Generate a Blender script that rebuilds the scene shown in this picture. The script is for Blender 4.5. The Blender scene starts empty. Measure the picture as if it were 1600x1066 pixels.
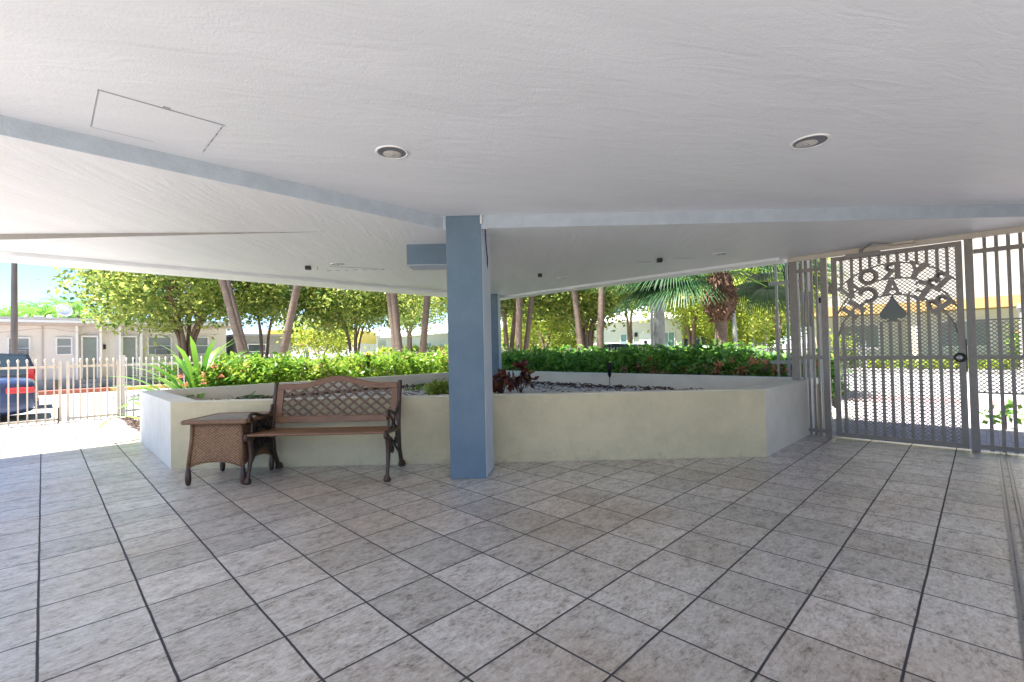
import bpy, bmesh, math, random
import numpy as np
from mathutils import Vector, Matrix
random.seed(7); rng = np.random.default_rng(7)
R = math.radians
S = bpy.context.scene
COL = S.collection

# ------------------------------------------------------------------ camera
YAW = 0.785
A2 = np.array([math.cos(YAW), math.sin(YAW)]); B2 = np.array([-math.sin(YAW), math.cos(YAW)])
PITCH, ROLL, FPX, EYE = 0.019, -0.0215, 734.5, 1.15
def cw(x, y):
    """view-aligned ground coordinates (right, ahead) -> world X, Y"""
    return (x*A2[0]+y*A2[1], x*B2[0]+y*B2[1])
cp, sp, cr, sr = math.cos(PITCH), math.sin(PITCH), math.cos(ROLL), math.sin(ROLL)
Fv = np.array([0, cp, sp]); Uv0 = np.array([0, -sp, cp]); Rv0 = np.array([1., 0, 0])
Rv = cr*Rv0+sr*Uv0; Uv = -sr*Rv0+cr*Uv0
def tow(v): x, y = cw(v[0], v[1]); return Vector((x, y, v[2]))
cd = bpy.data.cameras.new('camera'); cam = bpy.data.objects.new('camera', cd); COL.objects.link(cam)
m = Matrix((tow(Rv), tow(Uv), -tow(Fv))).transposed().to_4x4(); m.translation = (0, 0, EYE)
cam.matrix_world = m
cd.sensor_width = 36; cd.lens = FPX/1600*36; cd.clip_start = 0.05; cd.clip_end = 2000
S.camera = cam

# ------------------------------------------------------------------ sky, sun, exposure
SUN = Vector((-0.34, 0.12, 1.0)).normalized()
elev = math.asin(SUN.z)
w = bpy.data.worlds.new('World'); S.world = w; w.use_nodes = True
nt = w.node_tree; bg = nt.nodes['Background']
sky = nt.nodes.new('ShaderNodeTexSky'); sky.sky_type = 'NISHITA'; sky.sun_disc = False
sky.sun_elevation = elev; sky.sun_rotation = math.atan2(SUN.x, SUN.y)
sky.air_density = 0.6; sky.dust_density = 0.1; sky.ozone_density = 4
nt.links.new(sky.outputs[0], bg.inputs[0]); bg.inputs[1].default_value = 0.08
sd = bpy.data.lights.new('sun', 'SUN'); sd.energy = 5.0; sd.angle = R(0.5); sd.color = (1, .965, .92)
so = bpy.data.objects.new('sun', sd); COL.objects.link(so)
so.rotation_euler = SUN.to_track_quat('Z', 'Y').to_euler(); so.location = (0, 0, 30)
S.view_settings.view_transform = 'Standard'; S.view_settings.look = 'None'
S.view_settings.exposure = 2.3; S.view_settings.gamma = 1
S.view_settings.use_curve_mapping = False
S.render.engine = 'CYCLES'
S.cycles.max_bounces = 10; S.cycles.diffuse_bounces = 6; S.cycles.glossy_bounces = 4
S.cycles.transparent_max_bounces = 8
S.cycles.use_denoising = True
S.render.resolution_x = 1024; S.render.resolution_y = 682

# ------------------------------------------------------------------ materials
def mat(name):
    mt = bpy.data.materials.new(name); mt.use_nodes = True
    return mt, mt.node_tree, mt.node_tree.nodes['Principled BSDF']
def N(nt, t, **k):
    n = nt.nodes.new(t)
    for a, v in k.items(): setattr(n, a, v)
    return n
def plain(name, col, rough=.5, metal=0, spec=.5, noise=0, scale=8, bump=0, bscale=60, stretch=None, emis=None):
    mt, nt, p = mat(name); L = nt.links.new
    p.inputs['Roughness'].default_value = rough; p.inputs['Metallic'].default_value = metal
    p.inputs['Specular IOR Level'].default_value = spec
    p.inputs['Base Color'].default_value = (*col, 1)
    tc = N(nt, 'ShaderNodeTexCoord'); mp = N(nt, 'ShaderNodeMapping')
    L(tc.outputs['Object'], mp.inputs[0])
    if stretch: mp.inputs['Scale'].default_value = stretch
    if noise:
        nz = N(nt, 'ShaderNodeTexNoise'); nz.inputs['Scale'].default_value = scale; nz.inputs['Detail'].default_value = 8
        nz.inputs['Roughness'].default_value = .65
        L(mp.outputs[0], nz.inputs[0])
        r = N(nt, 'ShaderNodeValToRGB'); r.color_ramp.elements[0].position = .28; r.color_ramp.elements[1].position = .72
        r.color_ramp.elements[0].color = (*[c*(1-noise) for c in col], 1)
        r.color_ramp.elements[1].color = (*[min(1, c*(1+noise*.6)) for c in col], 1)
        L(nz.outputs[0], r.inputs[0]); L(r.outputs[0], p.inputs['Base Color'])
    if bump:
        nb = N(nt, 'ShaderNodeTexNoise'); nb.inputs['Scale'].default_value = bscale; nb.inputs['Detail'].default_value = 6
        L(mp.outputs[0], nb.inputs[0])
        b = N(nt, 'ShaderNodeBump'); b.inputs['Strength'].default_value = bump; b.inputs['Distance'].default_value = .02
        L(nb.outputs[0], b.inputs['Height']); L(b.outputs[0], p.inputs['Normal'])
    return mt

def foliage(name, c0, c1, trans=.45, rough=.45, brown=None, bfrac=.05):
    mt, nt, p = mat(name); L = nt.links.new
    g = N(nt, 'ShaderNodeNewGeometry'); r = N(nt, 'ShaderNodeValToRGB')
    e = r.color_ramp.elements
    e[0].color = (*c0, 1); e[1].color = (*c1, 1)
    if brown:
        n = r.color_ramp.elements.new(1-bfrac); n.color = (*c1, 1); e[len(e)-1].color = (*brown, 1)
    tc = N(nt, 'ShaderNodeTexCoord'); nz = N(nt, 'ShaderNodeTexNoise'); nz.inputs['Scale'].default_value = 1.3
    L(tc.outputs['Object'], nz.inputs[0])
    ma = N(nt, 'ShaderNodeMath', operation='MULTIPLY_ADD'); L(nz.outputs[0], ma.inputs[0]); ma.inputs[1].default_value = .9; ma.inputs[2].default_value = -.45
    ad = N(nt, 'ShaderNodeMath', operation='ADD', use_clamp=True); L(g.outputs['Random Per Island'], ad.inputs[0]); L(ma.outputs[0], ad.inputs[1])
    L(ad.outputs[0], r.inputs[0]); L(r.outputs[0], p.inputs['Base Color'])
    p.inputs['Roughness'].default_value = rough
    p.inputs['Specular IOR Level'].default_value = .35
    tr = N(nt, 'ShaderNodeBsdfTranslucent'); mx = N(nt, 'ShaderNodeMixShader'); mx.inputs[0].default_value = trans
    hs = N(nt, 'ShaderNodeHueSaturation'); hs.inputs['Value'].default_value = 1.5; hs.inputs['Hue'].default_value = .485
    L(r.outputs[0], hs.inputs['Color']); L(hs.outputs[0], tr.inputs[0])
    out = nt.nodes['Material Output']
    L(p.outputs[0], mx.inputs[1]); L(tr.outputs[0], mx.inputs[2]); L(mx.outputs[0], out.inputs[0])
    return mt

def tile_mat():
    mt, nt, p = mat('porch tile'); L = nt.links.new
    tc = N(nt, 'ShaderNodeTexCoord'); sx = N(nt, 'ShaderNodeSeparateXYZ'); L(tc.outputs['Object'], sx.inputs[0])
    def M(op, a, b=None, c=None, clamp=False):
        n = N(nt, 'ShaderNodeMath', operation=op, use_clamp=clamp)
        for i, v in enumerate((a, b, c)):
            if v is None: continue
            if isinstance(v, (int, float)): n.inputs[i].default_value = v
            else: L(v, n.inputs[i])
        return n.outputs[0]
    # slight waviness of the joints
    nzw = N(nt, 'ShaderNodeTexNoise'); nzw.inputs['Scale'].default_value = 4; L(tc.outputs['Object'], nzw.inputs[0])
    wob = M('MULTIPLY_ADD', nzw.outputs[0], .006, -.003)
    def axis(o, off, s):
        u = M('DIVIDE', M('SUBTRACT', M('ADD', o, wob), off), s)
        fl = M('FLOOR', u); fr = M('SUBTRACT', u, fl)
        d = M('MULTIPLY', M('SUBTRACT', .5, M('ABSOLUTE', M('SUBTRACT', fr, .5))), s)
        return fl, d
    fx, dx = axis(sx.outputs[0], 1.77, .35716); fy, dy = axis(sx.outputs[1], .955, .36364)
    d = M('MINIMUM', dx, dy)
    grout = N(nt, 'ShaderNodeMapRange'); grout.inputs[1].default_value = .0036; grout.inputs[2].default_value = .0052
    L(d, grout.inputs[0])                                   # 0 in grout, 1 on tile
    cmb = N(nt, 'ShaderNodeCombineXYZ'); L(fx, cmb.inputs[0]); L(fy, cmb.inputs[1])
    wn = N(nt, 'ShaderNodeTexWhiteNoise', noise_dimensions='3D'); L(cmb.outputs[0], wn.inputs[0])
    # per-tile offset pattern
    vo = N(nt, 'ShaderNodeVectorMath', operation='SCALE'); L(wn.outputs['Color'], vo.inputs[0]); vo.inputs['Scale'].default_value = 30
    va = N(nt, 'ShaderNodeVectorMath', operation='ADD'); L(tc.outputs['Object'], va.inputs[0]); L(vo.outputs[0], va.inputs[1])
    mp = N(nt, 'ShaderNodeMapping'); L(va.outputs[0], mp.inputs[0]); mp.inputs['Scale'].default_value = (1, 1.5, 1)
    n1 = N(nt, 'ShaderNodeTexNoise'); n1.inputs['Scale'].default_value = 9; n1.inputs['Detail'].default_value = 14; n1.inputs['Roughness'].default_value = .80
    L(mp.outputs[0], n1.inputs[0])
    nf = N(nt, 'ShaderNodeTexNoise'); nf.inputs['Scale'].default_value = 42; nf.inputs['Detail'].default_value = 8; nf.inputs['Roughness'].default_value = .75; nf.inputs['Distortion'].default_value = .6
    mpf = N(nt, 'ShaderNodeMapping'); L(va.outputs[0], mpf.inputs[0]); mpf.inputs['Scale'].default_value = (.7, 1.5, 1); mpf.inputs['Rotation'].default_value = (0, 0, .5); L(mpf.outputs[0], nf.inputs[0])
    mixn = M('ADD', M('MULTIPLY', n1.outputs[0], .5), M('MULTIPLY', nf.outputs[0], .5))
    cr_ = N(nt, 'ShaderNodeValToRGB'); e = cr_.color_ramp.elements
    e[0].position = .385; e[0].color = (.14, .105, .082, 1); e[1].position = .575; e[1].color = (.72, .695, .675, 1)
    k = e.new(.47); k.color = (.485, .44, .405, 1)
    L(mixn, cr_.inputs[0])
    # worn brown areas
    n2 = N(nt, 'ShaderNodeTexNoise'); n2.inputs['Scale'].default_value = .8; n2.inputs['Detail'].default_value = 3; L(tc.outputs['Object'], n2.inputs[0])
    mb = N(nt, 'ShaderNodeMapRange'); mb.inputs[1].default_value = .42; mb.inputs[2].default_value = .68; mb.inputs[4].default_value = .85; L(n2.outputs[0], mb.inputs[0])
    brown = N(nt, 'ShaderNodeMix', data_type='RGBA', blend_type='MULTIPLY')
    L(mb.outputs[0], brown.inputs[0]); L(cr_.outputs[0], brown.inputs[6]); brown.inputs[7].default_value = (.78, .66, .56, 1)
    tv = N(nt, 'ShaderNodeHueSaturation'); L(brown.outputs[2], tv.inputs['Color'])
    L(M('MULTIPLY_ADD', wn.outputs['Value'], .34, .82), tv.inputs['Value'])
    mg = N(nt, 'ShaderNodeMix', data_type='RGBA'); L(grout.outputs[0], mg.inputs[0]); mg.inputs[6].default_value = (.035, .034, .04, 1)
    L(tv.outputs[0], mg.inputs[7]); L(mg.outputs[2], p.inputs['Base Color'])
    # relief
    n3 = N(nt, 'ShaderNodeTexNoise'); n3.inputs['Scale'].default_value = 34; n3.inputs['Detail'].default_value = 8; n3.inputs['Roughness'].default_value = .72
    L(mp.outputs[0], n3.inputs[0])
    h = M('ADD', M('ADD', M('MULTIPLY', n3.outputs[0], .45), M('MULTIPLY', nf.outputs[0], .5)), M('MULTIPLY', grout.outputs[0], .7))
    b = N(nt, 'ShaderNodeBump'); b.inputs['Strength'].default_value = 1.0; b.inputs['Distance'].default_value = .010
    L(h, b.inputs['Height']); L(b.outputs[0], p.inputs['Normal'])
    rr = N(nt, 'ShaderNodeMapRange'); rr.inputs[1].default_value = .3; rr.inputs[2].default_value = .7; rr.inputs[3].default_value = .42; rr.inputs[4].default_value = .25
    L(n1.outputs[0], rr.inputs[0])
    rg = N(nt, 'ShaderNodeMix', data_type='FLOAT'); L(grout.outputs[0], rg.inputs[0]); rg.inputs[2].default_value = .8; L(rr.outputs[0], rg.inputs[3])
    L(rg.outputs[0], p.inputs['Roughness']); p.inputs['Specular IOR Level'].default_value = .8
    L(b.outputs[0], p.inputs['Coat Normal']); L(M('MULTIPLY', grout.outputs[0], .8), p.inputs['Coat Weight']); p.inputs['Coat Roughness'].default_value = .24; p.inputs['Coat IOR'].default_value = 2.0
    return mt

def stain_mat(name, col, stain, fac=.5, rough=.8, scale=2.2, bump=.25, bscale=45, splash=.55):
    """painted render with irregular stains"""
    mt, nt, p = mat(name); L = nt.links.new
    tc = N(nt, 'ShaderNodeTexCoord')
    n1 = N(nt, 'ShaderNodeTexNoise'); n1.inputs['Scale'].default_value = scale; n1.inputs['Detail'].default_value = 12; n1.inputs['Roughness'].default_value = .7
    L(tc.outputs['Object'], n1.inputs[0])
    mr = N(nt, 'ShaderNodeMapRange'); mr.inputs[1].default_value = .42; mr.inputs[2].default_value = .72; mr.inputs[4].default_value = fac; L(n1.outputs[0], mr.inputs[0])
    n4 = N(nt, 'ShaderNodeTexNoise'); n4.inputs['Scale'].default_value = 16; n4.inputs['Detail'].default_value = 4; L(tc.outputs['Object'], n4.inputs[0])
    m4 = N(nt, 'ShaderNodeMapRange'); m4.inputs[1].default_value = .70; m4.inputs[2].default_value = .76; m4.inputs[4].default_value = .5; L(n4.outputs[0], m4.inputs[0])
    mx1 = N(nt, 'ShaderNodeMath', operation='MAXIMUM'); L(mr.outputs[0], mx1.inputs[0]); L(m4.outputs[0], mx1.inputs[1])
    # rain splash dirt clinging in ragged patches near the floor
    sxz = N(nt, 'ShaderNodeSeparateXYZ'); L(tc.outputs['Object'], sxz.inputs[0])
    n5 = N(nt, 'ShaderNodeTexNoise'); n5.inputs['Scale'].default_value = 5; n5.inputs['Detail'].default_value = 12; n5.inputs['Roughness'].default_value = .75; L(tc.outputs['Object'], n5.inputs[0])
    ma5 = N(nt, 'ShaderNodeMath', operation='MULTIPLY_ADD'); L(sxz.outputs[2], ma5.inputs[0]); ma5.inputs[1].default_value = -1.1; L(n5.outputs[0], ma5.inputs[2])
    m5 = N(nt, 'ShaderNodeMapRange'); m5.inputs[1].default_value = .42; m5.inputs[2].default_value = .56; m5.inputs[4].default_value = splash; L(ma5.outputs[0], m5.inputs[0])
    mx0 = N(nt, 'ShaderNodeMath', operation='MAXIMUM'); L(mx1.outputs[0], mx0.inputs[0]); L(m5.outputs[0], mx0.inputs[1])
    mx = N(nt, 'ShaderNodeMix', data_type='RGBA'); L(mx0.outputs[0], mx.inputs[0]); mx.inputs[6].default_value = (*col, 1); mx.inputs[7].default_value = (*stain, 1)
    L(mx.outputs[2], p.inputs['Base Color']); p.inputs['Roughness'].default_value = rough
    p.inputs['Specular IOR Level'].default_value = .3
    nb = N(nt, 'ShaderNodeTexNoise'); nb.inputs['Scale'].default_value = bscale; nb.inputs['Detail'].default_value = 8; L(tc.outputs['Object'], nb.inputs[0])
    b = N(nt, 'ShaderNodeBump'); b.inputs['Strength'].default_value = bump; b.inputs['Distance'].default_value = .012
    L(nb.outputs[0], b.inputs['Height']); L(b.outputs[0], p.inputs['Normal'])
    return mt

def plaster_mat(name, col, stretch=(1, 5, 1), rot=0, bump=.5):
    mt, nt, p = mat(name); L = nt.links.new
    tc = N(nt, 'ShaderNodeTexCoord'); mp = N(nt, 'ShaderNodeMapping'); L(tc.outputs['Object'], mp.inputs[0])
    mp.inputs['Rotation'].default_value = (0, 0, rot); 
    mp2 = N(nt, 'ShaderNodeMapping'); L(mp.outputs[0], mp2.inputs[0]); mp2.inputs['Scale'].default_value = stretch
    n1 = N(nt, 'ShaderNodeTexNoise'); n1.inputs['Scale'].default_value = 2.2; n1.inputs['Detail'].default_value = 8; n1.inputs['Roughness'].default_value = .6; n1.inputs['Distortion'].default_value = 1.2
    L(mp2.outputs[0], n1.inputs[0])
    n2 = N(nt, 'ShaderNodeTexNoise'); n2.inputs['Scale'].default_value = 90; n2.inputs['Detail'].default_value = 4; L(tc.outputs['Object'], n2.inputs[0])
    a = N(nt, 'ShaderNodeMath', operation='MULTIPLY_ADD'); L(n2.outputs[0], a.inputs[0]); a.inputs[1].default_value = .22; L(n1.outputs[0], a.inputs[2])
    b = N(nt, 'ShaderNodeBump'); b.inputs['Strength'].default_value = bump; b.inputs['Distance'].default_value = .03
    L(a.outputs[0], b.inputs['Height']); L(b.outputs[0], p.inputs['Normal'])
    n3 = N(nt, 'ShaderNodeTexNoise'); n3.inputs['Scale'].default_value = .9; n3.inputs['Detail'].default_value = 6; L(mp2.outputs[0], n3.inputs[0])
    r = N(nt, 'ShaderNodeValToRGB'); r.color_ramp.elements[0].position = .3; r.color_ramp.elements[1].position = .75
    r.color_ramp.elements[0].color = (*[c*.93 for c in col], 1); r.color_ramp.elements[1].color = (*col, 1)
    L(n3.outputs[0], r.inputs[0]); L(r.outputs[0], p.inputs['Base Color'])
    p.inputs['Roughness'].default_value = .45; p.inputs['Specular IOR Level'].default_value = .35
    return mt

M = {}
M['tile'] = tile_mat()
M['ceiling'] = plaster_mat('ceiling plaster', (.82, .84, .86), (1, 4, 1), .5, bump=.2)
M['ceiling2'] = plaster_mat('ceiling plaster far', (.82, .835, .845), (1, 6, 1), -YAW, bump=.25)
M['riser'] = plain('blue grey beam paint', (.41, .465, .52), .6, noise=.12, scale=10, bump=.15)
M['stepshade'] = plain('grey step shade', (.24, .23, .21), .7, noise=.1)  # step face darkened in its colour to stand for shade
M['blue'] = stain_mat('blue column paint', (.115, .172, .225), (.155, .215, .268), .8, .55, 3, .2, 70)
M['paleblue'] = stain_mat('pale column side', (.50, .57, .66), (.40, .48, .58), .5, .55, 3, .2, 70)  # paler tone for column side faces and box underside
M['cream'] = stain_mat('planter cream paint', (.64, .555, .365), (.38, .35, .235), .6, .8, 1.9, .5)
M['offwhite'] = stain_mat('planter white paint', (.77, .735, .65), (.58, .55, .46), .6, .8, 2.2)
M['wallin'] = stain_mat('planter inner face', (.80, .71, .58), (.66, .57, .46), .6, .85, 3)
M['render'] = stain_mat('white render', (.72, .69, .64), (.60, .57, .52), .6, .85, 1)
M['white'] = plain('white paint', (.80, .80, .78), .5, noise=.06)
M['gatepaint'] = plain('brown grey gate paint', (.235, .208, .18), .42, noise=.15, scale=20, bump=.05)
M['meshmetal'] = plain('grey expanded metal', (.27, .25, .235), .5, noise=.1)
M['spade'] = plain('grey green spade plate', (.12, .135, .125), .45, noise=.1)
M['blackmetal'] = plain('black metal', (.015, .015, .017), .35, metal=.3)
M['steel'] = plain('worn steel', (.30, .29, .28), .35, metal=.9, noise=.2, scale=30)
M['bronze'] = plain('bronze brown lock', (.10, .075, .055), .3, metal=.6)
M['creamfence'] = plain('cream fence paint', (.56, .49, .40), .5, noise=.08, scale=15)
M['whitefence'] = plain('white fence paint', (.60, .575, .53), .5, noise=.1)
M['greyfence'] = plain('grey fence paint', (.30, .31, .31), .5, noise=.1)
M['wood'] = plain('brown varnished slats', (.21, .10, .048), .38, noise=.35, scale=7, stretch=(1, 9, 9), bump=.12, bscale=25)
M['castiron'] = plain('dark bronze cast iron', (.075, .042, .030), .38, metal=.35, noise=.4, scale=25, bump=.25, bscale=80)
M['latticebrown'] = plain('brown cast lattice', (.13, .068, .036), .4, metal=.2, noise=.3, scale=25)
M['castweb'] = plain('black bronze filigree', (.028, .018, .014), .45, metal=.3, noise=.3, scale=30, bump=.4, bscale=60)
def wicker():
    mt, nt, p = mat('woven wicker'); L = nt.links.new
    tc = N(nt, 'ShaderNodeTexCoord'); sx = N(nt, 'ShaderNodeSeparateXYZ'); L(tc.outputs['Object'], sx.inputs[0])
    s = N(nt, 'ShaderNodeMath', operation='ADD'); L(sx.outputs[0], s.inputs[0]); L(sx.outputs[1], s.inputs[1])
    def sine(o, k, ph=None):
        a = N(nt, 'ShaderNodeMath', operation='MULTIPLY'); L(o, a.inputs[0]); a.inputs[1].default_value = k
        if ph is not None:
            b = N(nt, 'ShaderNodeMath', operation='ADD'); L(a.outputs[0], b.inputs[0]); L(ph, b.inputs[1]); a = b
        c = N(nt, 'ShaderNodeMath', operation='SINE'); L(a.outputs[0], c.inputs[0]); return c.outputs[0]
    nz = N(nt, 'ShaderNodeTexNoise'); nz.inputs['Scale'].default_value = 40; L(tc.outputs['Object'], nz.inputs[0])
    wob = N(nt, 'ShaderNodeMath', operation='MULTIPLY'); L(nz.outputs[0], wob.inputs[0]); wob.inputs[1].default_value = 2.5
    a, b = sine(s.outputs[0], 2*math.pi/.032, wob.outputs[0]), sine(sx.outputs[2], 2*math.pi/.024, wob.outputs[0])
    m_ = N(nt, 'ShaderNodeMath', operation='MULTIPLY'); L(a, m_.inputs[0]); L(b, m_.inputs[1])
    h = N(nt, 'ShaderNodeMath', operation='MULTIPLY_ADD'); L(m_.outputs[0], h.inputs[0]); h.inputs[1].default_value = .38; h.inputs[2].default_value = .5
    n2 = N(nt, 'ShaderNodeTexNoise'); n2.inputs['Scale'].default_value = 70; n2.inputs['Detail'].default_value = 5; L(tc.outputs['Object'], n2.inputs[0])
    ad = N(nt, 'ShaderNodeMath', operation='ADD'); L(h.outputs[0], ad.inputs[0]); L(n2.outputs[0], ad.inputs[1])
    r = N(nt, 'ShaderNodeValToRGB'); r.color_ramp.elements[0].position = .35; r.color_ramp.elements[1].position = 1
    r.color_ramp.elements[0].color = (.05, .022, .01, 1); r.color_ramp.elements[1].color = (.50, .27, .13, 1)
    hf = N(nt, 'ShaderNodeMath', operation='MULTIPLY'); L(ad.outputs[0], hf.inputs[0]); hf.inputs[1].default_value = .62
    L(hf.outputs[0], r.inputs[0]); L(r.outputs[0], p.inputs['Base Color'])
    bp = N(nt, 'ShaderNodeBump'); bp.inputs['Strength'].default_value = 1; bp.inputs['Distance'].default_value = .006
    L(ad.outputs[0], bp.inputs['Height']); L(bp.outputs[0], p.inputs['Normal']); p.inputs['Roughness'].default_value = .55
    return mt
M['wicker'] = wicker()
M['wickerrim'] = plain('wrapped cane rim', (.22, .115, .06), .5, noise=.4, scale=40, bump=.4, bscale=90)
M['slatsheen'] = plain('slats with painted sheen', (.34, .29, .27), .28, noise=.3, scale=20)  # slats paled so their colour carries the table top reflections
M['darkwood'] = plain('dark turned wood', (.06, .028, .018), .35, noise=.3, scale=20)
M['soil'] = plain('greyish sandy soil', (.50, .45, .40), .95, noise=.5, scale=14, bump=.6, bscale=30)
M['gravel'] = plain('white gravel', (.66, .61, .56), .8, noise=.3, scale=60)
M['bark'] = plain('bark chips', (.085, .050, .035), .9, noise=.4, scale=30)
M['palmbark'] = plain('ringed palm trunk', (.18, .128, .096), .8, noise=.35, scale=5, stretch=(1, 1, 6), bump=.7, bscale=12)
M['palmgrey'] = plain('grey royal palm trunk', (.33, .33, .29), .75, noise=.3, scale=4, bump=.3, bscale=20)
M['treebark'] = plain('pinkish tree bark', (.21, .14, .10), .8, noise=.4, scale=6, stretch=(1, 1, .4), bump=.4, bscale=25)
M['boots'] = plain('dry palm boots', (.15, .085, .052), .85, noise=.5, scale=14, bump=.5, bscale=40)
M['leaf_tree'] = foliage('tree leaf', (.06, .15, .025), (.40, .44, .11), .5)
M['leaf_dark'] = foliage('dark tree leaf', (.045, .12, .025), (.26, .32, .08), .45)
M['leaf_yellow'] = foliage('yellow green leaf', (.13, .23, .035), (.42, .46, .08), .55)
M['leaf_hedge'] = foliage('sunny hedge leaf', (.06, .18, .02), (.28, .41, .05), .4, .35, (.42, .26, .10), .04)
M['leaf_hedge2'] = foliage('glossy hedge leaf', (.05, .17, .03), (.22, .42, .07), .4, .3)
M['leaf_red'] = foliage('red brown croton leaf', (.06, .018, .018), (.20, .05, .03), .2, .35, (.30, .33, .07), .15)
M['leaf_russet'] = foliage('russet leaf', (.16, .07, .035), (.38, .17, .08), .3)
M['leaf_palm'] = foliage('fan palm leaf', (.022, .075, .03), (.06, .14, .05), .3, .4)
M['leaf_palm2'] = foliage('young fan palm leaf', (.14, .27, .04), (.24, .36, .06), .45, .4)
M['leaf_strap'] = foliage('strap leaf', (.045, .15, .02), (.17, .32, .045), .35, .35)
M['ixora'] = foliage('orange red blossom', (.66, .20, .10), (.78, .36, .22), .3)
def lane_mat(name, c, **k): return plain(name, c, .85, **k)
M['asphalt'] = plain('sun bleached asphalt', (.33, .32, .315), .9, noise=.15, scale=3, bump=.2, bscale=80)
M['walk'] = plain('pale concrete walk', (.34, .33, .31), .9, noise=.12, scale=3, bump=.15)
M['earth'] = plain('sandy ground', (.34, .31, .24), .95, noise=.3, scale=2, bump=.3)
M['grass'] = plain('mown grass', (.10, .16, .04), .95, noise=.4, scale=6, bump=.5, bscale=60)
M['redkerb'] = plain('red kerb paint', (.42, .13, .09), .7, noise=.2)
M['yellowkerb'] = plain('yellow kerb paint', (.70, .50, .10), .7, noise=.2)
def paver_mat():
    mt, nt, p = mat('lilac pavers'); L = nt.links.new
    tc = N(nt, 'ShaderNodeTexCoord'); br = N(nt, 'ShaderNodeTexBrick'); L(tc.outputs['Object'], br.inputs[0])
    br.inputs['Scale'].default_value = 1; br.inputs['Brick Width'].default_value = .2; br.inputs['Row Height'].default_value = .1
    br.inputs['Mortar Size'].default_value = .005
    br.inputs['Color1'].default_value = (.30, .265, .28, 1); br.inputs['Color2'].default_value = (.37, .33, .345, 1); br.inputs['Mortar'].default_value = (.26, .23, .23, 1)
    L(br.outputs[0], p.inputs['Base Color']); p.inputs['Roughness'].default_value = .85
    return mt
M['paver'] = paver_mat()
M['pinkband'] = plain('pink concrete band', (.34, .24, .23), .85, noise=.1)
M['glass'] = plain('dark window glass', (.05, .07, .08), .08, spec=.8)
M['tealglass'] = plain('teal window glass', (.18, .32, .33), .12, spec=.8)
M['blind'] = plain('grey louvre shutter', (.26, .29, .29), .5, noise=.1)
M['door'] = plain('grey green door', (.24, .28, .26), .55, noise=.1, scale=4)
M['fascia'] = plain('pink beige fascia', (.52, .44, .38), .8, noise=.1)
M['roofgrey'] = plain('grey roof sheet', (.42, .40, .40), .7, noise=.15)
M['duskywall'] = plain('toned beige white wall', (.42, .385, .33), .85, noise=.08, scale=1)  # even tone, kept darker than the other white walls
M['bandglare'] = plain('yellow band with painted glare', (.50, .31, .11), .7, noise=.05)  # fascia yellow that also paints in the sun glare
M['creamwall'] = plain('cream wall paint', (.74, .66, .48), .8, noise=.06, scale=2)
M['yellowwall'] = plain('yellow wall paint', (.74, .56, .12), .8, noise=.05)
M['orange'] = plain('orange fascia paint', (.75, .36, .06), .7)
M['signred'] = plain('sign red', (.65, .09, .12), .5); M['signblue'] = plain('sign blue', (.04, .16, .50), .5)
M['brickgrey'] = plain('grey block wall', (.32, .32, .31), .85, noise=.15, scale=8, bump=.4)
M['carblue'] = plain('slate blue car paint', (.04, .06, .13), .18, metal=.4, spec=.7)
M['carblack'] = plain('black car paint', (.02, .022, .025), .15, spec=.8)
M['carwhite'] = plain('white car paint', (.78, .78, .78), .2, spec=.6)
M['carteal'] = plain('grey teal car paint', (.16, .27, .30), .2, metal=.3, spec=.6)
M['rubber'] = plain('tyre rubber', (.02, .02, .02), .8)
M['taillight'] = plain('red tail lamp', (.55, .02, .02), .12, spec=.8)
M['chrome'] = plain('chrome', (.7, .7, .7), .12, metal=1)
M['plasticgrey'] = plain('grey plastic', (.35, .36, .38), .5)
M['beigeboard'] = plain('beige board', (.64, .58, .40), .7)
M['pole'] = plain('weathered pole', (.20, .165, .155), .85, noise=.3, scale=6, stretch=(1, 1, .2))
M['recess_shade_grey'] = plain('grey lamp recess', (.16, .165, .19), .4)
M['lens'] = plain('lamp lens', (.62, .60, .55), .25, noise=.2, scale=40)
M['reflector'] = plain('lamp reflector', (.55, .55, .57), .3, metal=.7)

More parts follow.
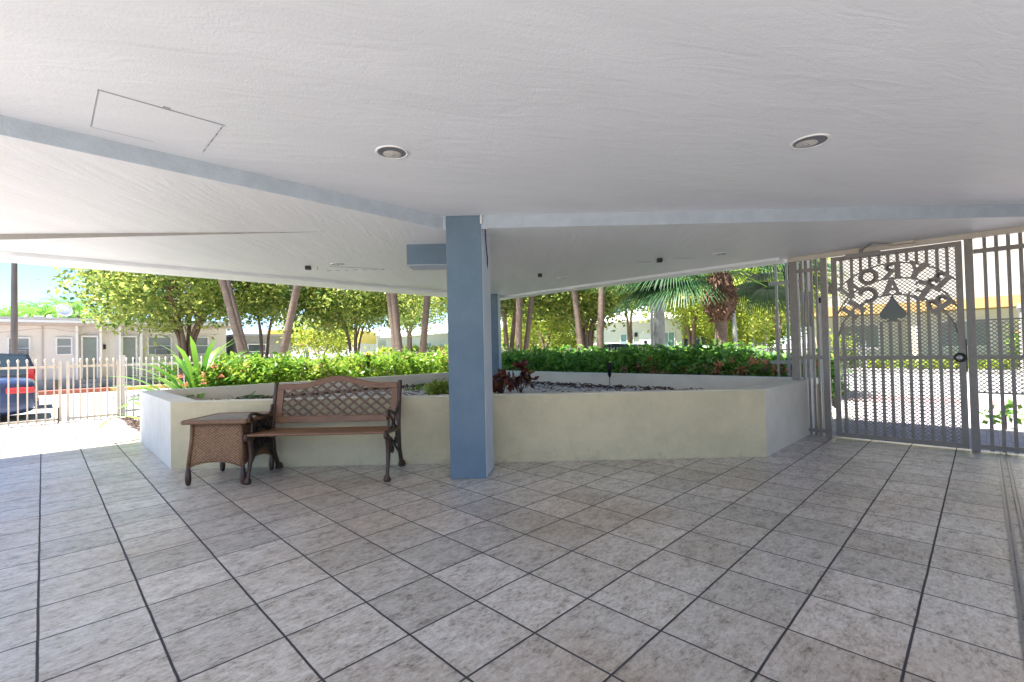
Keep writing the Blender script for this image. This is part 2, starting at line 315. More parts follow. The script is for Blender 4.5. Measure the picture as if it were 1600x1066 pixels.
# ------------------------------------------------------------------ mesh helpers
class MB:
    def __init__(s): s.v = []; s.f = []
    def add(s, vs, fs):
        o = len(s.v); s.v += [tuple(map(float, v)) for v in vs]; s.f += [tuple(o+i for i in f) for f in fs]; return s
    def box(s, x0, x1, y0, y1, z0, z1):
        return s.add([(x0,y0,z0),(x1,y0,z0),(x1,y1,z0),(x0,y1,z0),(x0,y0,z1),(x1,y0,z1),(x1,y1,z1),(x0,y1,z1)],
                     [(0,3,2,1),(4,5,6,7),(0,1,5,4),(1,2,6,5),(2,3,7,6),(3,0,4,7)])
    def prism(s, poly, z0, z1):
        n = len(poly); vs = [(x, y, z0) for x, y in poly]+[(x, y, z1) for x, y in poly]
        fs = [tuple(range(n-1, -1, -1)), tuple(range(n, 2*n))]+[(i, (i+1) % n, n+(i+1) % n, n+i) for i in range(n)]
        return s.add(vs, fs)
    def plate(s, poly, axis, c0, c1):
        """polygon in the plane normal to axis ('x': (y,z), 'y': (x,z)), thickness c0..c1"""
        n = len(poly)
        g = (lambda p, c: (c, p[0], p[1])) if axis == 'x' else (lambda p, c: (p[0], c, p[1]))
        vs = [g(p, c0) for p in poly]+[g(p, c1) for p in poly]
        fs = [tuple(range(n-1, -1, -1)), tuple(range(n, 2*n))]+[(i, (i+1) % n, n+(i+1) % n, n+i) for i in range(n)]
        return s.add(vs, fs)
    def tube(s, path, rad, seg=8, cap=True, flat=None):
        path = [Vector(p) for p in path]; n = len(path)
        rad = rad if isinstance(rad, (list, tuple)) else [rad]*n
        rings = []; prev = None
        for i, p in enumerate(path):
            t = (path[min(i+1, n-1)]-path[max(i-1, 0)]).normalized()
            if prev is None:
                up = Vector((0, 0, 1)) if abs(t.z) < .9 else Vector((1, 0, 0))
                u = t.cross(up).normalized()
            else:
                u = (prev-t*prev.dot(t)).normalized()
            prev = u; v = t.cross(u)
            rings.append([p+(u*math.cos(2*math.pi*k/seg)+v*math.sin(2*math.pi*k/seg))*rad[i] for k in range(seg)])
        vs = [q for r in rings for q in r]; fs = []
        for i in range(n-1):
            for k in range(seg):
                a, b = i*seg+k, i*seg+(k+1) % seg
                fs.append((a, b, b+seg, a+seg))
        if cap: fs += [tuple(range(seg-1, -1, -1)), tuple((n-1)*seg+k for k in range(seg))]
        return s.add(vs, fs)
    def bar(s, p, q, wd, dp, ref=(0, 0, 1)):
        """rectangular bar from p to q"""
        p, q = Vector(p), Vector(q); t = (q-p).normalized(); r = Vector(ref)
        if abs(t.dot(r)) > .95: r = Vector((0, 1, 0))
        u = t.cross(r).normalized()*wd/2; v = t.cross(u.normalized()).normalized()*dp/2
        vs = [p-u-v, p+u-v, p+u+v, p-u+v, q-u-v, q+u-v, q+u+v, q-u+v]
        return s.add(vs, [(0,3,2,1),(4,5,6,7),(0,1,5,4),(1,2,6,5),(2,3,7,6),(3,0,4,7)])
    def lathe(s, prof, c=(0, 0, 0), seg=20):
        n = len(prof); vs = []
        for r, z in prof:
            for k in range(seg):
                a = 2*math.pi*k/seg; vs.append((c[0]+r*math.cos(a), c[1]+r*math.sin(a), c[2]+z))
        fs = []
        for i in range(n-1):
            for k in range(seg):
                a, b = i*seg+k, i*seg+(k+1) % seg; fs.append((a, b, b+seg, a+seg))
        fs += [tuple(range(seg-1, -1, -1)), tuple((n-1)*seg+k for k in range(seg))]
        return s.add(vs, fs)
    def arr(s, V, F):
        o = len(s.v); s.v += [tuple(v) for v in V.tolist()]; s.f += [tuple(i+o for i in f) for f in F.tolist()]; return s
    def build(s, name, material, parent=None, smooth=False, bevel=0, loc=None):
        me = bpy.data.meshes.new(name); me.from_pydata(s.v, [], s.f); me.update()
        me.materials.append(M[material] if isinstance(material, str) else material)
        if smooth:
            me.polygons.foreach_set('use_smooth', [True]*len(me.polygons))
            if smooth != 'all':
                me.set_sharp_from_angle(angle=R(40))
        o = bpy.data.objects.new(name, me); COL.objects.link(o)
        if parent: o.parent = parent
        if loc: o.location = loc
        if bevel:
            b = o.modifiers.new('bevel', 'BEVEL'); b.width = bevel; b.segments = 2; b.limit_method = 'ANGLE'; b.harden_normals = False
        return o
def tag(o, label=None, cat=None, group=None, kind=None):
    if label: o['label'] = label
    if cat: o['category'] = cat
    if group: o['group'] = group
    if kind: o['kind'] = kind
    return o
def empty(name, loc, rz=0, label=None, cat=None, group=None):
    o = bpy.data.objects.new(name, None); COL.objects.link(o); o.location = loc; o.rotation_euler = (0, 0, rz)
    o.empty_display_size = .1
    return tag(o, label, cat, group)
def kids(o): return [c for c in bpy.data.objects if c.parent == o]
def copy_tree(o, label=None, group=None, loc=None, rz=None, sc=None):
    r = o.copy(); COL.objects.link(r)
    for ch in kids(o):
        c = ch.copy(); COL.objects.link(c); c.parent = r
        for g in kids(ch):
            d = g.copy(); COL.objects.link(d); d.parent = c
    if label: r['label'] = label
    if group: r['group'] = group
    if loc is not None: r.location = loc
    if rz is not None: r.rotation_euler = (0, 0, rz)
    if sc: r.scale = (sc, sc, sc)
    return r
def struct(name, mb, m_, **k): return tag(mb.build(name, m_, **k), kind='structure')
FR = -YAW                       # rotation of things that stand square to the view
def vloc(x, y, z=0): X, Y = cw(x, y); return (X, Y, z)
def at(px, D, z=0):
    """point on the ray through picture column px, D metres ahead"""
    return vloc((px-800)/FPX*D, D, z)
def leaves(n, centres, spread, size, squash=.8, up=.5, aspect=2.0, droop=0.):
    """rhombic leaf faces scattered round centres"""
    c = centres[rng.integers(0, len(centres), n)] + rng.normal(0, 1, (n, 3))*spread
    d = rng.normal(0, 1, (n, 3)); d[:, 2] = d[:, 2]*squash-droop; d /= np.linalg.norm(d, axis=1)[:, None]
    r = rng.normal(0, 1, (n, 3)); r[:, 2] += up
    s = np.cross(d, r); s /= np.linalg.norm(s, axis=1)[:, None]+1e-9
    nn = np.cross(d, s)
    L = size*rng.uniform(.45, 1.4, (n, 1)); W = L/aspect
    p0 = c; p1 = c+d*L*.5+s*W*.5-nn*L*.06; p2 = c+d*L; p3 = c+d*L*.5-s*W*.5-nn*L*.06
    V = np.stack([p0, p1, p2, p3], 1).reshape(-1, 3)
    F = np.arange(4*n).reshape(-1, 4)
    return V, F
def mesh_np(name, V, F, material, parent=None, loc=None):
    me = bpy.data.meshes.new(name)
    me.vertices.add(len(V)); me.vertices.foreach_set('co', V.astype(np.float32).ravel())
    n, k = F.shape
    me.loops.add(n*k); me.loops.foreach_set('vertex_index', F.astype(np.int32).ravel())
    me.polygons.add(n); me.polygons.foreach_set('loop_start', (np.arange(n)*k).astype(np.int32))
    me.update(calc_edges=True); me.validate()
    me.materials.append(M[material]); o = bpy.data.objects.new(name, me); COL.objects.link(o)
    if parent: o.parent = parent
    if loc: o.location = loc
    return o

# ------------------------------------------------------------------ ground
ZS = -.15
struct('ground', MB().box(-300, 400, -300, 400, -1.2, ZS-.012), 'earth')
struct('street', MB().box(-120, 16.0, 15.2, 24.4, ZS-.006, ZS), 'asphalt')
struct('cross_street', MB().box(16.0, 25, -80, 120, ZS-.005, ZS+.001), 'asphalt')
# porch floor: tiles with a strip running out to the picket gate
fl = MB().prism([(-9, -9), (6.93, -9), (6.93, 8.5), (1.07, 8.5), (1.07, 12.15), (-9, 12.15)], -.3, 0)
struct('porch_floor', fl, 'tile')
struct('garden_bed', MB().prism([(1.075, 8.505), (6.935, 8.505), (6.935, 1.4), (11.6, 1.4), (11.6, 12.1), (1.075, 12.1)], -.3, -.02), 'soil')
struct('paver_path', MB().box(6.935, 11.75, -12, 1.395, -.3, -.012), 'paver')
struct('pink_band', MB().box(11.754, 13.0, -30, 12.2, -.3, -.02), 'pinkband')
struct('sidewalk', MB().prism([(13.005, -60), (15.6, -60), (15.6, 14.9), (-60, 14.9), (-60, 12.16), (13.005, 12.16)], -.3, -.03), 'walk')
struct('far_sidewalk', MB().box(-80, 11, 24.9, 25.95, -.3, -.02), 'walk')
struct('far_kerb', MB().box(1.9, 11, 24.55, 24.895, -.3, -.015), 'yellowkerb')
struct('red_kerb', MB().box(-3, 1.89, 24.5, 24.89, -.3, .0), 'redkerb')
struct('east_sidewalk', MB().box(25.3, 27.6, -60, 80, -.3, -.02), 'walk')
struct('lawn', MB().box(27.605, 80, -60, 120, -.3, -.04), 'grass')

# ------------------------------------------------------------------ the building over the porch
bl = empty('apartment_building', (0, 0, 0), 0, 'building raised over the tiled porch with white plaster ceiling and blue column', 'building')
ZN, ZL = 2.38, 2.262
DG = 6.02                         # X+Y of the slanting beam line
cb = (DG-3.44, 3.44)
XE, YE = 6.97, 7.5
WB = -2.4                        # rear and left limit of the building
near = MB(); P = [(WB, WB), (XE, WB), (XE, DG-XE), cb, (WB, 3.44)]
near.add([(x, y, ZN) for x, y in P], [tuple(range(len(P)-1, -1, -1))])
near.build('ceiling', 'ceiling', bl)
far = MB(); P = [cb, (XE, DG-XE), (XE, YE), (-1.4, YE), (1.85, 4.17)]
far.add([(x, y, ZL) for x, y in P], [tuple(range(len(P)-1, -1, -1))])
zt = {'A': (WB, 3.44, 2.297), 'B': (*cb, ZL), 'C': (1.85, 4.17, ZL), 'D': (-1.4, YE, 2.345), 'E': (WB, YE, 2.345)}
k = list(zt.values()); far.add(k, [(0, 2, 1), (0, 3, 2), (0, 4, 3)])
MB().add([k[2], k[3], (-1.4, YE, ZL)], [(0, 1, 2)]).build('step_face', 'stepshade', bl)
# lowered sheet left of the slanting line
low = MB(); P = [(1.85, 4.17), (-1.4, YE), (-1.4, YE)]
far.build('lower_ceiling', 'ceiling2', bl)
# risers between the two levels (painted beams)
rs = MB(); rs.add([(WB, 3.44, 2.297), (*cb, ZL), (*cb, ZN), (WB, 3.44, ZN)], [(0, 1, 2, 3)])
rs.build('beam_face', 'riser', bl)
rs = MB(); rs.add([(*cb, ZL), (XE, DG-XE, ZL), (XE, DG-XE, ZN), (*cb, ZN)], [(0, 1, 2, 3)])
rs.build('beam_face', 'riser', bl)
# edge band
eb = MB().prism([(-.22, 6.97), (6.66, 6.97), (6.66, 1.8), (XE, 1.8), (XE, YE), (WB, YE), (WB, 7.25), (-1.5, 7.25)], 2.222, ZL+.09)
eb.build('edge_beam', 'ceiling2', bl)
body = MB().box(WB, XE-.002, WB, YE-.002, 2.5, 5.0)
body.box(WB, XE-.002, YE-.03, YE-.002, 2.36, 2.4995); body.box(XE-.03, XE-.002, WB, YE-.031, 2.385, 2.4995)
body.box(WB, XE-.002, YE-.0019, 8.75, 4.6, 5.0)  # unseen overhang, added to push the shadow edge out over the walk
body.build('upper_storeys_added_overhang', 'render', bl)
# wall behind the photographer and to the far left
MB().box(3.6, XE-.2, WB+.05, WB+.25, 0, ZN).build('rear_wall', 'render', bl)
for x_, y_ in ((WB+.2, WB+.2), (WB+.2, 3.2)): MB().box(x_-.17, x_+.17, y_-.17, y_+.17, 0, ZN).build('column', 'blue', bl, bevel=.006)
# columns: blue faces, pale return
def column(x0, x1, y0, y1, ztop, sk=0):
    xr = x1+sk
    P = [cw(x0, y0), cw(x1, y0), cw(xr, y1), cw(x0, y1)]
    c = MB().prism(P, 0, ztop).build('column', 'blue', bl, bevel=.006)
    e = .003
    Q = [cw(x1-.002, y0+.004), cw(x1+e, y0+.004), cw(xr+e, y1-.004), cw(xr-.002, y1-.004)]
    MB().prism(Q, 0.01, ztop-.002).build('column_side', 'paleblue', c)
    return c
column(-.579, -.256, 4.248, 4.62, ZN, .052)
column(-.66, -.265, 9.25, 9.6, ZL, .04)
MB().prism([cw(-.60, 4.262), cw(-.20, 4.262), cw(-.20, 4.63), cw(-.60, 4.62)], ZL-.002, ZN).build('column_capital', 'ceiling', bl)
# blue bracket box hung beside the column
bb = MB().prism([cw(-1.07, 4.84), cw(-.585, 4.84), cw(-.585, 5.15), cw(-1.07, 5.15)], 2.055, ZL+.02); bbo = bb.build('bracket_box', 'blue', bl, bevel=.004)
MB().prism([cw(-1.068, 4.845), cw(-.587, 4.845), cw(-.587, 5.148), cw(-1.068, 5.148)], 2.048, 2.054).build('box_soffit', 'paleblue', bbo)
# access hatch
ah = MB().box(.19, .68, 2.825, 3.295, ZN-.004, ZN+.01); h_ = ah.build('access_hatch', 'ceiling', bl)
for bx_ in ((.18, .69, 2.818, 2.823), (.18, .184, 2.825, 3.3), (.19, .45, 3.297, 3.301), (.42, .45, 2.80, 2.815), (.43, .455, 2.828, 2.84)):
    MB().box(*bx_, ZN-.0035, ZN+.01).build('seam', 'plasticgrey', h_)
for i in range(5):
    y = 2.86+.46*i/5; MB().box(.683, .686, y, y+random.uniform(.02, .05), ZN-.0032, ZN+.01).build('seam', 'plasticgrey', h_)

# cracked second hatch outlines on the far ceiling
cx, cy = cw(-2.22, 6.15)
for i in range(7):
    p0 = cw(-2.45+.12*i, 6.25+random.uniform(-.02, .02)); p1 = cw(-2.40+.12*i, 6.26)
    MB().bar((*p0, ZL-.001), (*p1, ZL-.001), .012, .004).build('plaster_crack', 'plasticgrey', bl)
for a, b in (((-2.55, 6.2), (-2.45, 5.95)), ((-2.30, 5.95), (-1.75, 6.2)), ((-1.78, 6.22), (-1.68, 6.22)), ((2.05, 5.9), (2.35, 5.95)), ((1.65, 6.1), (1.85, 6.15))):
    MB().bar((*cw(*a), ZL-.001), (*cw(*b), ZL-.001), .008, .004).build('plaster_crack', 'plasticgrey', bl)

# wire down the column
wz = [(-.235, 4.30, ZN-.03), (-.224, 4.27, 2.27), (-.222, 4.33, 2.15), (-.215, 4.42, 2.02), (-.222, 4.50, 1.93)]
tag(MB().tube([(*cw(x, y), z) for x, y, z in wz], .006, 6).build('wire', 'blackmetal', smooth='all'), 'thin dark wire hanging down the top of the blue column', 'wire')
tag(MB().tube([(*cw(-.258, 4.235), ZN), (*cw(-.258, 4.235), 2.3)], .009, 8).build('conduit', 'white', smooth='all'), 'short white conduit on the ceiling beam above the blue column', 'conduit')

# recessed lights
def downlight(x, y, z, r, label):
    t = empty('ceiling_light', vloc(x, y, z), 0, label, 'ceiling light', 'round recessed lights in the ceiling')
    rim = MB(); pr = [(r*.86, .012), (r*.86, -.004), (r*.93, -.007), (r, -.006), (r*1.0, .0)]
    vs = []; seg = 32
    for q, (rr_, zz) in enumerate(pr):
        for k_ in range(seg):
            a = 2*math.pi*k_/seg; vs.append((rr_*math.cos(a), rr_*math.sin(a), zz))
    fs = [(i*seg+k_, i*seg+(k_+1) % seg, (i+1)*seg+(k_+1) % seg, (i+1)*seg+k_) for i in range(len(pr)-1) for k_ in range(seg)]
    rim.add(vs, fs).build('trim_ring', 'white', t, smooth='all')
    can = MB(); vs = []
    for rr_, zz in ((r*.80, -.003), (r*.74, .0005)):
        for k_ in range(seg):
            a = 2*math.pi*k_/seg; vs.append((rr_*math.cos(a), rr_*math.sin(a), zz))
    can.add(vs, [(k_, (k_+1) % seg, seg+(k_+1) % seg, seg+k_) for k_ in range(seg)]).build('can', 'reflector', t, smooth='all')
    return t
# flat dark discs below the plaster line paint the shade inside the lamps
def dish(t, r):
    seg = 32; pr = [(r*.80, -.004), (r*.78, -.0035), (r*.55, -.003), (r*.5, -.0025)]
    MB().lathe([(0.001, -.0035), (r*.86, -.0035), (r*.86, -.002), (.001, -.002)], seg=seg).build('recess_shade', 'recess_shade_grey', t)
    MB().lathe([(.001, -.008), (r*.45, -.007), (r*.56, -.004), (r*.56, -.0036)], (r*.13, r*.20, 0), seg).build('lens', 'lens', t, smooth=True)
    MB().lathe([(.001, -.016), (r*.12, -.015), (r*.13, -.010), (r*.12, -.008)], (r*.13, r*.2, 0), 14).build('bulb_cap', 'plasticgrey', t, smooth=True)
for x, y, z, r, lb in ((-.712, 2.865, ZN, .098, 'large recessed round light nearest the ceiling hatch'),
                       (1.84, 2.84, ZN, .105, 'large recessed round light on the ceiling toward the gate'),
                       (-2.14, 5.81, ZL, .085, 'small recessed light on the lower ceiling above the bench side'),
                       (.81, 7.31, ZL, .085, 'small recessed light nearest the far corner of the lower ceiling'),
                       (2.546, 5.685, ZL, .085, 'small recessed light on the lower ceiling near the lettered gate')):
    dish(downlight(x, y, z, r, lb), r)
for (px_, py_, D), lb in zip(((483, 420, 5.9), (846, 440, 6.9), (1034, 411, 5.9)),
        ('small black box on the lower ceiling above the hedge left of the column', 'small black box on the lower ceiling just right of the column',
         'small black box on the lower ceiling between the two right recessed lights')):
    x, y, z = at(px_, D)
    t = tag(MB().box(-.03, .03, -.03, .03, -.05, 0).build('sensor', 'blackmetal', loc=(x, y, ZL), bevel=.005), lb, 'sensor', 'small black boxes on the ceiling')
    t.rotation_euler = (0, 0, FR)

# ------------------------------------------------------------------ planter
pl = empty('planter', (0, 0, 0), 0, 'long low concrete planter with cream front and white ends', 'planter')
ZP = .69
v_ = lambda p: np.array(p, float)
FLc, FRc = cw(-3.533, 4.855), cw(2.585, 4.838)          # front corners
RRc = (6.66, FRc[1]-.02); BC = (7.38, 8.28); BL = (FLc[0]+.02, 8.28)
RR2 = (7.38, FRc[1]-.02)
outer = [FLc, FRc, RR2, BC, BL]
th = .15
def inset(poly, ds):
    n = len(poly); out = []
    for i in range(n):
        p0, p1, p2 = v_(poly[i-1]), v_(poly[i]), v_(poly[(i+1) % n])
        d1 = (p1-p0)/np.linalg.norm(p1-p0); d2 = (p2-p1)/np.linalg.norm(p2-p1)
        n1 = np.array([-d1[1], d1[0]]); n2 = np.array([-d2[1], d2[0]])
        a, b = ds[i-1], ds[i]
        # intersection of the two offset lines
        A_ = np.array([d1, -d2]).T; rhs = (p1+n2*b)-(p1+n1*a)
        t_ = np.linalg.solve(A_, rhs); out.append(tuple(p1+n1*a+d1*t_[0]))
    return out
inner = inset(outer, [th, .22, th, th, .22])
names = ['front_wall', 'end_wall', 'back_wall', 'back_wall', 'end_wall']; mats = ['cream', 'offwhite', 'wallin', 'wallin', 'offwhite']
for i in range(5):
    j = (i+1) % 5
    P = [outer[i], outer[j], inner[j], inner[i]]
    MB().prism(P, -.02, ZP-.004).build(names[i], mats[i], pl)
cap = MB(); n = 5
vs = [(x, y, ZP-.0038) for x, y in outer]+[(x, y, ZP-.0038) for x, y in inner]+[(x, y, ZP) for x, y in outer]+[(x, y, ZP) for x, y in inner]
fs = []
for i in range(5):
    j = (i+1) % 5
    fs += [(10+i, 10+j, 15+j, 15+i), (i, j, 10+j, 10+i), (5+j, 5+i, 15+i, 15+j)]
cap.add(vs, fs).build('top_cap', 'offwhite', pl)
ZSOIL = .45
tag(MB().prism(inner, .3, ZSOIL).build('planter_soil', 'soil'), 'dark soil filling the cream planter', 'soil', kind='stuff')
def inpoly(x, y, poly):
    c = False; n = len(poly)
    for i in range(n):
        x0, y0 = poly[i]; x1, y1 = poly[i-1]
        if (y0 > y) != (y1 > y) and x < (x1-x0)*(y-y0)/(y1-y0)+x0: c = not c
    return c
gr = MB(); bk = MB()
cnt = 0
while cnt < 9000:
    x = random.uniform(1, 7.4); y = random.uniform(1.6, 8.3)
    if not inpoly(x, y, inner): continue
    cnt += 1
    edge = (x-y)  # right-hand half carries the white gravel
    s_ = random.uniform(.012, .028)
    if random.random() < .05:
        a = random.uniform(0, 6.28); l = random.uniform(.04, .13)
        bk.bar((x, y, ZSOIL+.012+random.uniform(0, .03)), (x+l*math.cos(a), y+l*math.sin(a), ZSOIL+.012+random.uniform(0, .04)), .014, .01)
    else:
        z = ZSOIL; gr.add([(x-s_, y, z), (x, y-s_, z), (x+s_, y, z), (x, y+s_, z), (x, y, z+s_)], [(0, 1, 4), (1, 2, 4), (2, 3, 4), (3, 0, 4)])
for i in range(300):   # bark swept against the far wall
    x = 6.95-abs(random.gauss(0, .22)); y = random.uniform(2.2, 7.9)
    if not inpoly(x, y, inner): continue
    a = random.uniform(0, 6.28); l = random.uniform(.05, .18)
    bk.bar((x, y, ZSOIL+.02+random.uniform(0, .05)), (x+l*math.cos(a)*.4, y+l*math.sin(a), ZSOIL+.02+random.uniform(0, .06)), .018, .012)
for i in range(500):
    y = 8.1-abs(random.gauss(0, .15)); x = random.uniform(1.6, 7.0)
    a = random.uniform(0, 6.28); l = random.uniform(.04, .13)
    if inpoly(x, y, inner): bk.bar((x, y, ZSOIL+.02), (x+l*math.cos(a), y+l*math.sin(a)*.4, ZSOIL+.02+random.uniform(0, .05)), .016, .012)
tag(gr.build('gravel', 'gravel'), 'white gravel spread in the planter', 'gravel', kind='stuff')
tag(bk.build('bark_mulch', 'bark'), 'brown bark chips scattered in the planter', 'mulch', kind='stuff')

# small plants in the planter
def rosette(t, n, L, wd, mt, el=(20, 80), name='foliage', droop=.5, z0=0):
    V = []; F = []
    for i in range(n):
        a = random.uniform(0, 6.28); e = R(random.uniform(*el)); l = L*random.uniform(.7, 1.15); seg = 7; w_ = wd*random.uniform(.8, 1.2)
        p = np.array([0, 0, z0], float); o = len(V)
        for k_ in range(seg+1):
            tt = k_/seg; ww = w_*(math.sin(math.pi*min(1, .25+.75*(1-tt)))**.8)*(1 if tt < .99 else .05)
            sd_ = np.array([-math.sin(a), math.cos(a), 0])*ww/2
            V += [p-sd_, p+sd_+np.array([0, 0, ww*.15])]
            ee = e-droop*2.2*tt*tt
            p = p+np.array([math.cos(a)*math.cos(ee), math.sin(a)*math.cos(ee), math.sin(ee)])*l/seg
            if k_: F.append((o+2*k_-2, o+2*k_-1, o+2*k_+1, o+2*k_))
    return mesh_np(name, np.array(V), np.array(F), mt, t)
def plant_thing(name, loc, label, cat, group=None): return empty(name, loc, random.uniform(0, 6), label, cat, group)
t = plant_thing('croton_plant', at(783, 7.2, ZSOIL), 'dark red croton plant against the blue column in the planter', 'plant')
def croton(t, pts):
    st = MB(); C_ = []
    for x, y, z in pts:
        st.tube([(0, 0, 0), (x*.4, y*.4, z*.55), (x, y, z)], [.01, .008, .005], 6); C_.append((x, y, z))
    st.build('stem', 'bark', t, smooth='all')
    V, F = leaves(34*len(C_), np.array(C_), .035, .13, .8, .4, 2.2, .15)
    mesh_np('foliage', V, F, 'leaf_red', t)
croton(t, [(-.05, 0, .32), (.1, .05, .27), (.0, -.1, .18), (.12, -.05, .12), (-.1, .05, .24)])
t = plant_thing('croton_plant', at(812, 7.6, ZSOIL), 'dark red croton plant with a lone upright red tip in the planter', 'plant')
croton(t, [(-.1, 0, .22), (.12, .05, .20), (.03, .0, .30), (.03, .0, .42)])
t = plant_thing('shrub', at(683, 7.6, ZSOIL-.05), 'small pale green shrub in the planter left of the column', 'plant')
V, F = leaves(500, np.array([[0, 0, .1], [.1, 0, .16], [-.1, .1, .12], [0, .1, .2], [.05, -.1, .12]]), .05, .07); mesh_np('foliage', V, F, 'leaf_yellow', t)
MB().tube([(0, 0, 0), (0, 0, .15)], .01, 6).build('stem', 'bark', t)
t = plant_thing('shrub', at(650, 8.6, ZSOIL-.05), 'tiny green sprig in the planter behind the bench back', 'plant')
V, F = leaves(160, np.array([[0, 0, .06], [.1, 0, .08], [-.12, .1, .05]]), .04, .06); mesh_np('foliage', V, F, 'leaf_hedge', t)
MB().tube([(0, 0, 0), (0, 0, .08)], .008, 6).build('stem', 'bark', t)
t = plant_thing('spiky_plant', at(376, 5.9, ZSOIL+.04), 'small spiky grass-like plant in the planter above the wicker table', 'plant')
rosette(t, 9, .26, .022, 'leaf_hedge2', (15, 70), droop=.2)

# garden torches
def torch(loc, label, hgt, head):
    t = empty('garden_torch', loc, 0, label, 'garden torch')
    MB().tube([(0, 0, 0), (0, 0, hgt-.3)], .009, 8).build('pole', 'blackmetal' if head else 'steel', t, smooth='all')
    MB().lathe([(.012, hgt-.32), (.030, hgt-.28), (.038, hgt-.1), (.046, hgt-.06), (.02, hgt-.055)], seg=14).build('lamp_head', 'blackmetal', t, smooth=True)
    if head: MB().lathe([(.040, hgt-.058), (.040, hgt-.02), (.02, hgt), (.001, hgt+.004)], seg=12).build('flame_cup', 'orange', t, smooth=True)
torch(at(575, 9.4, ZSOIL), 'slim black garden torch with orange top behind the bench', .72, True)
torch(at(951, 8.3, ZSOIL), 'slim dark garden stake light in the planter right of the column', .50, False)

# ------------------------------------------------------------------ bench
bn = empty('garden_bench', vloc(-1.77, 4.24), FR, 'brown bench with lattice arched back and cast iron ends against the planter', 'bench')
BW = .625
def spiral(c, r, turns, a0, x, sgn=1, n=14):
    return [(x, c[0]+r*(1-.75*i/n)*math.cos(a0+sgn*turns*2*math.pi*i/n), c[1]+r*(1-.75*i/n)*math.sin(a0+sgn*turns*2*math.pi*i/n)) for i in range(n+1)]
def sm_path(pts, k=4):
    pts = [Vector(p) for p in pts]; out = []
    for i in range(len(pts)-1):
        p0, p1, p2, p3 = pts[max(i-1, 0)], pts[i], pts[i+1], pts[min(i+2, len(pts)-1)]
        for j in range(k):
            t_ = j/k; out.append(.5*((2*p1)+(-p0+p2)*t_+(2*p0-5*p1+4*p2-p3)*t_*t_+(-p0+3*p1-3*p2+p3)*t_**3))
    return out+[pts[-1]]
for s_ in (-1, 1):
    x = s_*BW
    leg = MB(); pth = sm_path([(x, -.01, 0), (x, .0, .06), (x, .035, .17), (x, .05, .28), (x, .03, .38), (x, .0, .415)])
    leg.tube(pth, [.028 if i < 3 else .021-.004*math.sin(i/3) for i in range(len(pth))], 8)
    leg.lathe([(.03, 0), (.034, .02), (.022, .05), (.018, .06)], (x, -.01, 0), 10)
    e_ = leg.build('front_leg', 'castiron', bn, smooth='all')
    leg = MB(); pth = sm_path([(x, .56, 0), (x, .53, .07), (x, .475, .18), (x, .455, .30), (x, .45, .42), (x, .465, .55), (x, .50, .70), (x, .535, .845), (x, .54, .86)])
    leg.tube(pth, [.030 if i < 3 else .021 for i in range(len(pth))], 8)
    leg.lathe([(.034, 0), (.038, .02), (.028, .05), (.02, .06)], (x, .56, 0), 10)
    leg.build('rear_leg', 'castiron', bn, smooth='all')
    arm = MB(); arm.tube(sm_path([(x, .44, .66), (x, .42, .60), (x, .35, .565), (x, .24, .58), (x, .13, .61), (x, .06, .612), (x, .03, .58), (x, .06, .55), (x, .09, .57)]), .016, 8)
    arm.tube(sm_path([(x, .06, .60), (x, .075, .52), (x, .065, .43)]), .012, 8)
    arm.build('armrest', 'castiron', bn, smooth='all')
    rail = MB(); rail.tube(sm_path([(x, -.005, .385), (x, -.035, .405), (x, -.02, .435), (x, .03, .435), (x, .2, .418), (x, .36, .41), (x, .455, .415)]), .020, 8)
    rail.build('seat_rail', 'castiron', bn, smooth='all')
    web = MB()
    if s_ < 0:
        for c, r_, t_, a, g in (((.16, .51), .055, 1.6, 1.5, 1), ((.28, .50), .06, 1.7, 3.1, -1), ((.38, .52), .05, 1.5, 0, 1), ((.22, .56), .03, 1.2, 2, 1), ((.38, .46), .03, 1.3, 1, -1), ((.12, .46), .03, 1.3, 4, 1), ((.20, .45), .03, 1.2, 0, 1), ((.31, .56), .022, 1.2, 0, 1)):
            web.tube(spiral(c, r_, t_, a, x, g), .011, 6)
    else:
        web.tube(sm_path([(x, .09, .59), (x, .20, .53), (x, .22, .47), (x, .12, .44)]), .010, 6)
        web.tube(sm_path([(x, .40, .60), (x, .30, .54), (x, .28, .47), (x, .36, .43)]), .010, 6)
    web.build('arm_filigree', 'castweb', bn, smooth='all')
    web = MB()
    P = [(.05, .40), (.45, .40), (.45, .22), (.43, .17), (.38, .235), (.32, .27), (.24, .28), (.17, .26), (.11, .215), (.07, .17), (.055, .25)]
    if s_ < 0:
        web.plate(P, 'x', x-.006, x+.006)
        for c, r_ in (((.13, .33), .05), ((.25, .34), .045), ((.37, .33), .05)): web.tube(spiral(c, r_, 1.6, 1, x+.01), .009, 6)
    else:
        web.tube(sm_path([(x, .06, .38), (x, .14, .36), (x, .24, .30), (x, .36, .22), (x, .45, .16)]), .012, 6)
        web.tube(spiral((.20, .25), .05, 1.5, 1, x), .010, 6); web.tube(spiral((.33, .31), .045, 1.5, 3, x), .010, 6); web.tube(spiral((.13, .33), .03, 1.4, 0, x), .009, 6)
        web.tube(spiral((.36, .36), .03, 1.4, 0, x), .009, 6)
    web.build('leg_filigree', 'castweb', bn, smooth=False)
for i, (y, z) in enumerate(((.0, .436), (.10, .430), (.19, .424), (.28, .42), (.37, .418))):
    mb = MB().box(-BW+.01, BW-.01, y-.038, y+.038, z-.011, z+.011)
    mb.build('seat_slat', 'wood', bn, bevel=.009 if i == 0 else .005)
